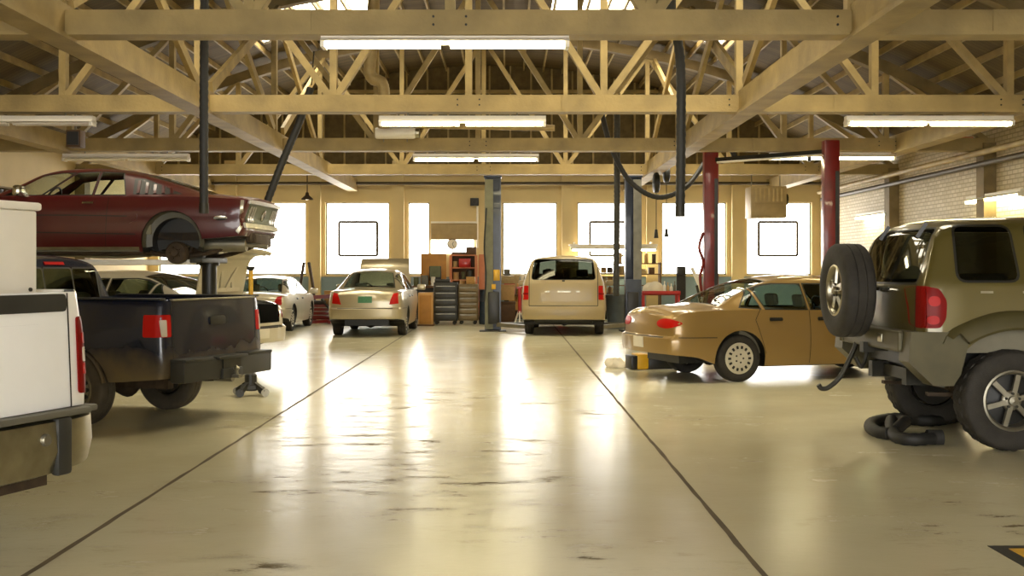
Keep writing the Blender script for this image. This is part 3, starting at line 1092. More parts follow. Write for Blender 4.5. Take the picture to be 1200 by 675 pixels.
# ---- pickups: cab and open bed
def pickup(root, pm, sx, sy, sz, Rt, tw, rimstyle, glass, rimmat, tire, lights, detail=True):
    wb = 2.55 * sx
    ar = (Rt + .085)
    bed = Shell(zt=[(-1.02 * sx, 1.2 * sz), (0.750 * sx, 1.2 * sz)], zs=[(-1.02 * sx, 1.165 * sz), (0.750 * sx, 1.165 * sz)], wr=[(-1, .8), (1, .8)],
                w=[(-1.02 * sx, .80 * sy), (-1.0 * sx, .83 * sy), (-.95 * sx, .85 * sy), (-.75 * sx, .862 * sy), (0.750 * sx, .862 * sy)],
                prof=[(.3 * sz, .93), (.48 * sz, .97), (.72 * sz, 1.0), (1.0 * sz, .985), (1.165 * sz, .955)],
                sill=[(-1.02 * sx, .47 * sz), (-.5 * sx, .43 * sz), (0.750 * sx, .42 * sz)], arches=[(0, Rt, ar)], rear=[(.4 * sz, .05), (.6 * sz, .0), (1.17 * sz, .03)], bulge=(.025, 0), open_top=(.085 * sy, .72 * sz))
    tg = bed.region('tg', rect(-.70 * sy, .70 * sy, .60 * sz, 1.162 * sz), 'x', -1)
    bm_mats = [pm, 'black_trim']
    bed.finish('bed', bm_mats, root)
    t = bed.take('tailgate', tg, bm_mats, root)
    bm = B()
    bed.seam([[(-.70 * sy, .60 * sz), (-.70 * sy, 1.16 * sz)], [(.70 * sy, .60 * sz), (.70 * sy, 1.16 * sz)], [(-.7 * sy, .60 * sz), (.7 * sy, .60 * sz)]], 'x', -1, bm, w=.012)
    link('tailgate_gap', bm, 'black_trim', root)
    # tailgate inner skin, bed front wall
    boxes('tailgate_inner_panel', [((-.955 * sx, 0, .94 * sz), (.02, 1.44 * sy, .42 * sz))], pm, t)
    boxes('bed_front_panel', [((0.730 * sx, 0, .94 * sz), (.03, 1.5 * sy, .44 * sz))], pm, root)
    cab = Shell(
        zt=[(0.790 * sx, 1.50 * sz), (0.830 * sx, 1.56 * sz), (1.100 * sx, 1.60 * sz), (1.400 * sx, 1.60 * sz), (1.650 * sx, 1.555 * sz), (1.950 * sx, 1.35 * sz), (2.300 * sx, 1.115 * sz), (2.420 * sx, 1.075 * sz), (3.000 * sx, 1.02 * sz), (3.250 * sx, .95 * sz), (3.350 * sx, .88 * sz)],
        zs=[(0.790 * sx, 1.09 * sz), (2.200 * sx, 1.05 * sz), (3.000 * sx, .98 * sz), (3.350 * sx, .82 * sz)],
        wr=[(0.790 * sx, .64 * sy), (1.600 * sx, .64 * sy), (2.300 * sx, .72 * sy), (3.100 * sx, .72 * sy), (3.350 * sx, .66 * sy)],
        w=[(0.790 * sx, .83 * sy), (0.820 * sx, .855 * sy), (2.500 * sx, .86 * sy), (3.100 * sx, .83 * sy), (3.300 * sx, .78 * sy), (3.350 * sx, .72 * sy)],
        prof=[(.3 * sz, .94), (.48 * sz, .97), (.72 * sz, 1.0), (1.0 * sz, .98), (1.1 * sz, .965)],
        sill=[(0.790 * sx, .38 * sz), (3.350 * sx, .42 * sz)], arches=[(wb, Rt, ar)], rear=[(1.0 * sz, 0), (1.55 * sz, .10)], bulge=(.03, .05), crown=.04)
    W = {}
    dd = {}
    for sd in (1, -1):
        dd[sd] = cab.region('d', [(0.920 * sx, .40 * sz), (2.020 * sx, .41 * sz), (2.100 * sx, .6 * sz), (2.080 * sx, 1.06 * sz), (0.920 * sx, 1.09 * sz)], 'y', sd)
        W[sd] = cab.region('w', [(1.000 * sx, 1.12 * sz), (2.100 * sx, 1.09 * sz), (1.680 * sx, 1.47 * sz), (1.550 * sx, 1.50 * sz), (1.020 * sx, 1.50 * sz)], 'y', sd, trim=.018)
    rw = [cab.region('w', rect(a * sy, b * sy, 1.135 * sz, 1.46 * sz), 'x', -1, trim=.016, round_=.03) for a, b in ((-.60, -.22), (-.2, .2), (.22, .60))]
    ws = cab.region('w', [(1.700 * sx, -.56 * sy), (2.260 * sx, -.64 * sy), (2.300 * sx, 0), (2.260 * sx, .64 * sy), (1.700 * sx, .56 * sy)], 'z', 1, trim=.02)
    ho = cab.region('h', [(2.460 * sx, -.70 * sy), (3.220 * sx, -.68 * sy), (3.220 * sx, .68 * sy), (2.460 * sx, .70 * sy)], 'z', 1)
    cab.finish('cab', bm_mats, root)
    for sd in (1, -1):
        d = cab.take('door', dd[sd], bm_mats, root)
        cab.take('door_window', W[sd], [glass], d, inset=.004)
        handle(cab, d, 1.050 * sx, .96 * sz, sd, 'black_trim')
        mirror(root, 2.000 * sx, sd * .9 * sy, 1.14 * sz, 'black_trim', sd)
        cab.patch('headlight', rect(sd * .45 * sy - .12, sd * .45 * sy + .12, .74 * sz, .88 * sz), 'x', 1, ['clear_lens'], root, off=.005, depth=.06)
    for r_ in rw: cab.take('rear_window', r_, [glass], root, inset=.004)
    cab.take('windshield', ws, [glass], root, inset=.004)
    cab.take('hood', ho, bm_mats, root)
    cab.patch('brake_light', rect(-.14 * sy, .14 * sy, 1.50 * sz, 1.53 * sz), 'x', -1, ['red_lens_bright'], root, off=.012, depth=.03)
    cab.patch('grille', rect(-.3 * sy, .3 * sy, .72 * sz, .9 * sz), 'x', 1, ['black_trim'], root, off=.004, depth=.03)
    for sd in (1, -1):
        bm = B()
        cab.seam([[(0.910 * sx, .40 * sz), (0.910 * sx, 1.08 * sz)], [(2.030 * sx, .41 * sz), (2.110 * sx, .6 * sz), (2.090 * sx, 1.06 * sz)]], 'y', sd, bm)
        link('panel_gap', bm, 'black_trim', root)
    boxes('frame', [((1.05 * sx, sd * .42 * sy, .42 * sz), (3.7 * sx, .09, .15)) for sd in (1, -1)] + [((x * sx, 0, .44 * sz), (.1, .8 * sy, .1)) for x in (-.7, .6, 1.6, 2.6)], 'rust_steel', root)
    boxes('bed_floor_pan', [((0, 0, .66 * sz), (1.66 * sx, 1.05 * sy, .06))], 'black_trim', root)
    cabin(root, 0.900 * sx, 2.200 * sx, .74 * sy, .45 * sz, 1.08 * sz, [(1.300 * sx, 0, .68 * sz, 1.3 * sy)], dash=(2.050 * sx, 1.0 * sz, .36 * sy))
    wheels(root, wb, 1.40 * sy if sy < 1.1 else 1.5 * sy * .97, Rt, tw, Rt * .58, rimstyle, rimmat=rimmat, tire=tire)
    rear_axle(root, 1.2 * sy, Rt)
    lights(bed, root)
    return bed, cab, t


def s10_lights(bed, root):
    for sd in (1, -1):
        p = bed.patch('tail_light', rect(-.99, -.815, .845, 1.045), 'y', sd, ['red_lens_bright'], root, off=.005, depth=.02, grid=.04, round_=.02)
        q = bed.patch('tail_light', rect(*sorted((sd * .715, sd * .835)), .845, 1.045), 'x', -1, ['red_lens_bright'], root, off=.005, depth=.03, grid=.04, round_=.015)
        bed.patch('reverse_light', rect(*sorted((sd * .775, sd * .828)), .85, 1.0), 'x', -1, ['clear_lens'], q, off=.009, depth=.01, grid=.04, round_=.01)
        # wheel lip
        bm = B()
        pts = [(.41 * math.cos(a), sd * .862, .34 + .41 * math.sin(a)) for a in [R(12 + 6 * k) for k in range(27)]]
        tube(bm, pts, .018, 8)
        link('wheel_lip', bm, 'navy_paint', root, smooth=True)


t1 = car('pickup_truck', (-3.74, 11.35), 161, 'dark blue compact pickup with muddy flanks parked under the raised maroon coupe', 'pickup truck')
bd, cb, tgt = pickup(t1, 'navy_paint', 1., 1., 1., .345, .21, 'steel', 'glass_tint', 'dirty_rim', 'tire_dusty', s10_lights)
bm = B()
box(bm, (-1.1, 0, .53), (.16, 1.5, .2), bev=.02)
box(bm, (-1.12, 0, .625), (.2, .5, .03), bev=.01)
for sd in (1, -1):
    box(bm, (-1.1, sd * .52, .63), (.18, .44, .03), bev=.01)
    bar(bm, (-1.06, sd * .42, .5), (-.6, sd * .42, .45), .08, .1)
box(bm, (-1.18, 0, .47), (.05, .34, .1), bev=.01)
bp = link('rear_bumper', bm, 'dark_plastic', t1, smooth=True)
boxes('license_plate', [((-1.187, 0, .56), (.012, .3, .1))], 'dark_steel', bp)
bm = B(); tube(bm, [(-1.2, 0, .42), (-1.0, 0, .42)], .035, 10); lathe(bm, [(.02, -.02), (.015, .03), (.03, .055), (.001, .085)], c=(-1.24, 0, .46), seg=12); box(bm, (-1.23, 0, .44), (.1, .06, .03))
link('tow_hitch', bm, 'steel', bp, smooth=True)
bd.patch('tailgate_handle', rect(-.13, .13, .93, 1.01), 'x', -1, ['black_trim'], tgt, off=.012, depth=.02, dome=.006, round_=.03)
for sd in (1, -1): boxes('rail_cap', [((-.13, sd * .79, 1.185), (1.7, .09, .016))], 'black_trim', t1, bev=.006)
boxes('tailgate_moulding', [((-1.0, 0, 1.176), (.05, 1.38, .016))], 'dull_chrome', tgt, bev=.006)


def silverado_lights(bed, root):
    for sd in (1, -1):
        y0, y1 = sorted((sd * .862, sd * .962))
        q = bed.patch('tail_light', rect(y0, y1, .765, 1.19), 'x', -1, ['red_lens'], root, off=.008, depth=.08, grid=.04, round_=.02, dome=.006)
        y0, y1 = sorted((sd * .895, sd * .955))
        bed.patch('reverse_light', rect(y0, y1, .94, 1.02), 'x', -1, ['clear_lens'], q, off=.017, depth=.015, grid=.04, round_=.01)
        for z0, z1 in ((1.04, 1.10), (.87, .93)):
            bed.patch('lens_segment', rect(y0, y1, z0, z1), 'x', -1, ['red_lens_bright'], q, off=.016, depth=.015, grid=.04, round_=.01)


t2 = car('pickup_truck', (-3.84, 6.0), 160, 'white full-size pickup with chrome rear bumper cut off by the left photo edge', 'pickup truck')
bd2, cb2, tg2 = pickup(t2, 'white_truck_paint', 1.22, 1.14, 1.14, .39, .26, 'spoke', 'glass_tint', 'silver_rim', 'tire', silverado_lights)
bd2.patch('tailgate_cap', rect(-.78, .78, 1.222, 1.318), 'x', -1, ['dark_plastic'], tg2, off=.012, depth=.03, grid=.1, round_=.03, dome=.004)
bd2.patch('tailgate_panel', rect(-.66, .66, .80, 1.16), 'x', -1, ['white_truck_paint'], tg2, off=.006, depth=.012, grid=.1, round_=.1)
# rear bumper: chrome shell with dark step pad, recess and hole
bm = B()
prof = [(-1.25, .35), (-1.315, .37), (-1.345, .48), (-1.335, .645), (-1.25, .675)]
prev = None
for i in range(41):
    y = -.97 + 1.94 * i / 40
    k = max(0, (abs(y) - .72) / .28) ** 2 * .12
    zk = max(0, (abs(y) - .5) / .5) * .03
    cur = [bm.verts.new((x + k, y, z + (zk if z < .5 else 0))) for x, z in prof]
    if prev:
        for j in range(len(prof) - 1): bm.faces.new((prev[j], prev[j + 1], cur[j + 1], cur[j]))
    prev = cur
for sd in (1, -1):
    q = [bm.verts.new((x, sd * .97, z)) for x, z in [(-1.13, .38), (-1.13, .675), (-1.0, .675), (-1.0, .42)]]
    bm.faces.new(q)
b2 = link('rear_bumper', bm, 'dull_chrome', t2, smooth=True)
boxes('step_pad', [((-1.25, 0, .682), (.2, 1.7, .035)), ((-1.2, 0, .682), (.2, 1.92, .035))], 'grey_plastic', b2, bev=.01)
for sd in (1, -1): boxes('bumper_recess', [((-1.325, sd * .64, .51), (.06, .11, .31))], 'dark_plastic', b2, bev=.02)
boxes('plate_recess', [((-1.34, 0, .53), (.03, .34, .15))], 'dark_plastic', b2, bev=.01)
for sd in (1, -1):
    bm = B(); lathe(bm, [(.001, -1.355), (.028, -1.36), (.034, -1.35), (.034, -1.32)], c=(0, sd * .50, .56), axis='x', seg=18)
    link('bumper_bolt', bm, 'steel', b2, smooth=True)
bm = B()
for sd in (1, -1): bar(bm, (-1.22, sd * .5, .36), (-.8, sd * .5, .45), .1, .06)
bar(bm, (-1.2, -.62, .335), (-1.2, .62, .335), .09, .07)
tube(bm, [(-1.34, 0, .32), (-1.1, 0, .32)], .045, 8)
link('tow_hitch', bm, 'rust_steel', b2)
cbx = car('cargo_box', (0, 0), 160, 'white sheet-metal cargo box standing in the bed of the white pickup', 'cargo box')
cbx.location = t2.matrix_basis @ Vector((-.35, .12, .84)) if 0 else (Matrix.Translation(t2.location) @ Matrix.Rotation(R(160), 4, 'Z')) @ Vector((-.48, -.02, .832))
boxes('shell', [((0, 0, .47), (1.2, 1.42, .94))], 'white_paint', cbx, bev=.012)
boxes('lid', [((0, 0, .962), (1.24, 1.46, .045))], 'white_paint', cbx, bev=.015)
for z in (.44, .51):
    bm = B(); lathe(bm, [(.001, -.614), (.01, -.61), (.011, -.6)], c=(0, -.655, z), axis='x', seg=12)
    link('rivet', bm, 'dark_steel', cbx, smooth=True)

# ---- minivan
v_ = car('minivan', (1.3, 26.1), 86, 'cream white minivan seen from behind between the two blue lift posts', 'minivan')
vs_ = Shell(
    zt=[(-.95, 1.68), (-.9, 1.725), (-.6, 1.755), (.2, 1.77), (1.2, 1.765), (1.7, 1.71), (2.2, 1.45), (2.85, 1.10), (3.05, 1.03), (3.6, .90), (3.82, .78)],
    zs=[(-.95, 1.17), (1, 1.12), (2.8, 1.0), (3.5, .84), (3.82, .66)], wr=[(-.95, .70), (1.5, .70), (2.8, .74), (3.5, .68), (3.82, .5)],
    w=[(-.95, .86), (-.935, .885), (-.88, .908), (-.7, .925), (0, .93), (2.8, .925), (3.4, .86), (3.7, .74), (3.82, .6)],
    prof=[(.2, .95), (.4, .985), (.62, 1), (.9, .99), (1.2, .955)], sill=[(-.95, .36), (-.4, .3), (-.38, .22), (3.2, .22), (3.82, .26)],
    arches=[(0, .32, .38), (2.85, .32, .38)], crown=.06, rear=[(.36, .02), (.42, 0), (.62, 0), (.66, .03), (1.15, .06), (1.74, .26)], fade=.6, bulge=(.06, .12), front=[(.3, 0), (.8, -.1)])
vr = vs_.region('w', [(-.70, 1.235), (.70, 1.235), (.635, 1.675), (-.635, 1.675)], 'x', -1, trim=.012, round_=.07)
vgate = vs_.region('g', [(-.74, .66), (.74, .66), (.74, 1.235), (-.74, 1.235)], 'x', -1)
vw = {}
for sd in (1, -1):
    for k, (a, b) in enumerate(((-.55, .35), (.42, 1.25))): vw[k, sd] = vs_.region('w', rect(a, b, 1.2, 1.6), 'y', sd, trim=.015, round_=.05)
    vw[2, sd] = vs_.region('w', [(1.32, 1.2), (2.3, 1.14), (1.75, 1.6), (1.32, 1.6)], 'y', sd, trim=.015)
vws = vs_.region('w', [(1.8, -.62), (2.74, -.7), (2.8, 0), (2.74, .7), (1.8, .62)], 'z', 1, trim=.02)
vs_.finish('body', ['van_paint', 'black_trim'], v_)
vg = vs_.take('tailgate', vgate, ['van_paint', 'black_trim'], v_)
vs_.take('rear_window', vr, ['glass_van'], v_, inset=.004)
for k, q in vw.items(): vs_.take('side_window', q, ['glass_van'], v_, inset=.004)
vs_.take('windshield', vws, ['glass_tint'], v_, inset=.004)
for sd in (1, -1):
    q = vs_.patch('tail_light', rect(*sorted((sd * .765, sd * .895)), .79, 1.10), 'x', -1, ['red_lens_bright'], v_, off=.006, depth=.1, grid=.04, round_=.02)
    vs_.patch('lens_band', rect(*sorted((sd * .77, sd * .885)), .90, .945), 'x', -1, ['red_lens'], q, off=.01, depth=.02, grid=.04)
    mirror(v_, 2.2, sd * .95, 1.12, 'van_paint', sd)
    vs_.patch('headlight', rect(*sorted((sd * .4, sd * .66)), .62, .76), 'x', 1, ['clear_lens'], v_, off=.005, depth=.1)
vs_.patch('bumper_pad', rect(-.86, .86, .50, .575), 'x', -1, ['van_paint'], v_, off=.03, depth=.06, grid=.1, dome=.01)
vs_.patch('gate_latch', rect(-.03, .03, 1.19, 1.22), 'x', -1, ['black_trim'], vg, off=.012, depth=.02)
for a, b in ((-.36, -.28), (-.16, .12), (.30, .40)):
    vs_.patch('badge', rect(a, b, .955, .985), 'x', -1, ['dull_chrome'], vg, off=.005, depth=.01)
bm = B()
vs_.seam([[(-.75, .66), (.75, .66)], [(-.75, .66), (-.75, 1.6)], [(.75, .66), (.75, 1.6)]], 'x', -1, bm, w=.014)
link('panel_gap', bm, 'black_trim', v_)
underbody(v_, -.7, 2.3, 1.3, .26, .5)
boxes('floor_pan', [((1.4, 0, .48), (4.3, 1.02, .24))], 'black_trim', v_)
cabin(v_, -.7, 2.6, .8, .5, 1.12, [(-.2, 0, .72, 1.2), (.8, 0, .72, 1.2), (1.6, .4, .72, .5), (1.6, -.4, .72, .5)], dash=(2.5, 1.0, .4))
wheels(v_, 2.85, 1.58, .325, .2, .2, 'hubcap', rimmat='rim_white')
rear_axle(v_, 1.4, .325)

# ---- khaki off-roader
j_ = car('off_roader', (4.0, 10.04), 2, 'khaki lifted off-road vehicle with a spare wheel on its tail, right foreground', 'off-road vehicle')
js = Shell(
    zt=[(-.72, 1.80), (-.66, 1.85), (-.4, 1.885), (.2, 1.905), (1.1, 1.905), (1.5, 1.875), (1.75, 1.80), (2.3, 1.34), (2.45, 1.28), (3.0, 1.23), (3.3, 1.17), (3.38, 1.1)],
    zs=[(-.72, 1.335), (1.6, 1.32), (2.4, 1.24), (3.2, 1.16), (3.38, 1.05)], wr=[(-.72, .70), (-.5, .725), (1.2, .73), (1.8, .73), (2.4, .78), (3.3, .76), (3.38, .7)],
    w=[(-.72, .835), (-.71, .855), (-.68, .875), (-.6, .89), (-.3, .905), (2.6, .905), (3.1, .86), (3.33, .80), (3.38, .74)],
    prof=[(.45, .96), (.65, .985), (.95, 1.0), (1.15, .995), (1.33, .975)], sill=[(-.72, .78), (-.56, .76), (-.55, .50), (3.1, .5), (3.2, .66), (3.38, .7)],
    arches=[(0, .42, .555), (2.65, .42, .555)], crown=.055, rear=[(.75, 0), (1.3, .01), (1.34, .02), (1.85, .20)], fade=.5, bulge=(.035, .05))
jid, jw = {}, {}
for sd in (1, -1):
    jid[sd] = js.region('d', [(.62, .56), (1.2, .52), (1.2, 1.33), (.25, 1.33), (.3, 1.1)], 'y', sd)
    jid['f', sd] = js.region('d', [(1.22, .52), (2.05, .52), (2.1, .9), (2.1, 1.29), (1.22, 1.33)], 'y', sd)
    jw['c', sd] = js.region('w', [(-.44, 1.365), (.045, 1.365), (.015, 1.80), (-.42, 1.80)], 'y', sd, trim=.02, round_=.07)
    jw['r', sd] = js.region('w', [(.15, 1.365), (1.15, 1.36), (1.15, 1.80), (.16, 1.80)], 'y', sd, trim=.02, round_=.04)
    jw['f', sd] = js.region('w', [(1.25, 1.36), (2.15, 1.33), (1.78, 1.70), (1.6, 1.79), (1.25, 1.80)], 'y', sd, trim=.02)
jg = js.region('g', [(-.70, .93), (.70, .93), (.70, 1.325), (-.70, 1.325)], 'x', -1)
jr = js.region('w', [(-.70, 1.345), (.70, 1.345), (.63, 1.785), (-.63, 1.785)], 'x', -1, trim=.014, round_=.06)
jws = js.region('w', [(1.76, -.62), (2.26, -.7), (2.26, .7), (1.76, .62)], 'z', 1, trim=.02)
jm = ['khaki_paint', 'black_trim']
js.finish('body', jm, j_)
gate = js.take('tailgate', jg, jm, j_)
js.take('rear_window', jr, ['glass_tint'], j_, inset=.003)
js.take('windshield', jws, ['glass_tint'], j_, inset=.004)
for sd in (1, -1):
    d = js.take('door', jid[sd], jm, j_); d2 = js.take('door', jid['f', sd], jm, j_)
    js.take('side_window', jw['c', sd], ['glass_dark'], j_, inset=.004)
    js.take('door_window', jw['r', sd], ['glass_dark'], d, inset=.004)
    js.take('door_window', jw['f', sd], ['glass_dark'], d2, inset=.004)
    handle(js, d, .42, 1.2, sd, 'khaki_paint'); handle(js, d2, 1.4, 1.2, sd, 'khaki_paint')
    tl = js.patch('tail_light', [(-.735, .985), (-.60, .985), (-.555, 1.06), (-.545, 1.2), (-.60, 1.30), (-.735, 1.32)][::1], 'y', sd, ['red_lens'], j_, off=.012, depth=.05, grid=.04, dome=.01, round_=.03)
    js.patch('tail_light', rect(*sorted((sd * .735, sd * .86)), .985, 1.32), 'x', -1, ['red_lens'], j_, off=.012, depth=.05, grid=.04, round_=.02)
    js.patch('brake_lens', ell(-.645, 1.2, .045, .04), 'y', sd, ['red_lens_bright'], tl, off=.026, depth=.01, grid=.03)
    js.patch('reverse_lens', ell(-.655, 1.05, .045, .035), 'y', sd, ['red_lens_bright'], tl, off=.025, depth=.01, grid=.03)
    for x in (-.22, .12):
        js.patch('side_rub_clip', rect(x - .05, x + .05, 1.262, 1.28), 'y', sd, ['dull_chrome'], j_, off=.004, depth=.01)
    mirror(j_, 2.1, sd * .95, 1.36, 'black_trim', sd)
    for xc in (0, 2.65):
        bm = B()
        prev = None
        for k in range(33):
            a = R(-4 + 188 * k / 32)
            c, s_ = math.cos(a), math.sin(a)
            sq = 1 / max(abs(c), abs(s_)) ** .35
            def pt(r, y):
                return bm.verts.new((xc + r * sq * .97 * c, sd * y, .42 + r * s_ * (1 + (sq - 1) * .6)))
            cur = [pt(.71, .885), pt(.70, .925), pt(.66, .965), pt(.575, .985), pt(.555, .975), pt(.555, .86)]
            if prev:
                for i in range(5): bm.faces.new((prev[i], prev[i + 1], cur[i + 1], cur[i]))
            else: bm.faces.new(cur)
            prev = cur
        bm.faces.new(prev)
        bmesh.ops.delete(bm, geom=[v for v in bm.verts if v.co.x < -.725 or (xc == 0 and v.co.x < 0 and v.co.z < .84)], context='VERTS')
        link('fender_flare', bm, 'khaki_flare', j_, smooth=True)
bm = B()
for sd in (1, -1):
    js.seam([[(1.21, .52), (1.21, 1.33)], [(.30, 1.1), (.24, 1.34)], [(2.06, .52), (2.11, .9), (2.11, 1.28)]], 'y', sd, bm)
js.seam([[(-.71, .93), (-.71, 1.33)], [(.71, .93), (.71, 1.33)], [(-.7, .93), (.7, .93)], [(-.7, 1.333), (.7, 1.333)]], 'x', -1, bm, w=.012)
link('panel_gap', bm, 'black_trim', j_)
for y in (-.45, .40):
    bm = B(); bar(bm, (-.53, y, 1.84), (-.60, y + .02, 1.72), .03, .03); link('glass_hinge', bm, 'black_trim', j_)
js.patch('gate_handle', rect(-.28, .12, 1.27, 1.30), 'x', -1, ['chrome'], gate, off=.03, depth=.04, dome=.01, round_=.01)
bm = B(); lathe(bm, [(.001, -.83), (.03, -.825), (.04, -.80), (.03, -.77), (.02, -.70)], c=(0, .16, 1.30), axis='x', seg=16); link('gate_lock', bm, 'chrome', gate, smooth=True)
# steel off-road bumper with angled corner wings
bm = B()
pl = [(-.79, .80), (-.75, .80), (-.75, .98), (-.79, .98)]
box(bm, (-.80, 0, .87), (.16, 1.5, .17), bev=.02)
for sd in (1, -1):
    q = [(-.86, .72), (-.84, .955), (-.42, .955), (-.37, .90), (-.44, .62), (-.50, .53), (-.66, .53)]
    prism(bm, [(x, z) for x, z in q], sd * .70, sd * .915, 'y')
jb = link('rear_bumper', bm, 'khaki_grey', j_) if 'khaki_grey' in M else None
bm = B()
bar(bm, (-.88, .55, .93), (-.98, .12, .98), .07, .07)
bar(bm, (-.98, .12, .98), (-.90, .02, 1.27), .07, .07)
bar(bm, (-.96, .3, .98), (-.9, .05, 1.18), .05, .05)
box(bm, (-.90, 0, 1.27), (.06, .24, .24), bev=.01)
lathe(bm, [(.03, -.12), (.03, .12)], c=(-.88, .62, .92), seg=12, close=True)
link('tire_carrier', bm, 'khaki_grey', jb, smooth=True)
bm = B()
pts = curve_pts([(-.86, .30, .80), (-.90, .30, .70), (-1.0, .31, .50), (-1.10, .32, .40), (-1.17, .32, .385), (-1.2, .32, .42)], 6)
tube(bm, pts, .022, 10)
tube(bm, curve_pts([(-.82, .12, .78), (-.86, .1, .64), (-.9, .08, .60), (-.94, .1, .68)], 6), .018, 8)
link('tow_hook', bm, 'dark_steel', jb, smooth=True)
bm = B(); tube(bm, curve_pts([(-.88, .42, .92), (-.95, .44, .95), (-.98, .44, .92), (-.93, .43, .89)], 6), .012, 8)
link('shackle', bm, 'chrome', jb, smooth=True)
boxes('bumper_lamp', [((-.885, -.35, .88), (.012, .1, .07)), ((-.885, .45, .88), (.012, .1, .07))], 'dull_chrome', jb, bev=.004)
boxes('hitch_receiver', [((-.87, 0, .78), (.1, .09, .09)), ((-.8, 0, .78), (.2, .07, .07))], 'dark_steel', jb)
boxes('frame', [((1.3, sd * .4, .56), (4.0, .1, .14)) for sd in (1, -1)] + [((x, 0, .56), (.1, .8, .1)) for x in (-.55, .7, 1.8)], 'dark_steel', j_)
boxes('floor_pan', [((1.3, 0, .72), (3.9, 1.06, .14))], 'black_trim', j_)
cabin(j_, -.5, 2.2, .76, .78, 1.32, [(.35, 0, .88, 1.2), (1.25, .38, .88, .5), (1.25, -.38, .88, .5)], dash=(2.0, 1.2, .38))
wheels(j_, 2.65, 1.53, .405, .26, .235, 'spoke', tread=True, rimmat='steel')
rear_axle(j_, 1.4, .405)
bm = B()
st = wheel(j_, 0, 0, .405, .27, .215, 'blade', side=-1, rimmat='dull_chrome')
st.name = 'spare_tire'
st.location = (-1.03, .05, 1.27)
st.rotation_euler = (0, 0, R(-90))
for ch in st.children: ch.name = 'spare_rim'
# ------------------------------------------------------------------ the building
XL, XR, YB, YF = -10.4, 9.44, 33.4, -5.0
XC = -.5
CZ = 3.89                      # lower chord centre height
TY = [5.9, 11.4, 16.9, 22.4, 27.9]


def roof_z(x):
    u = (x - XC) / 9.95
    return 4.65 + 2.75 * (1 - u * u)


def struct(o):
    o['kind'] = 'structure'
    return o


def nodes_of(m):
    nt = m.node_tree
    return nt, nt.nodes['Principled BSDF']


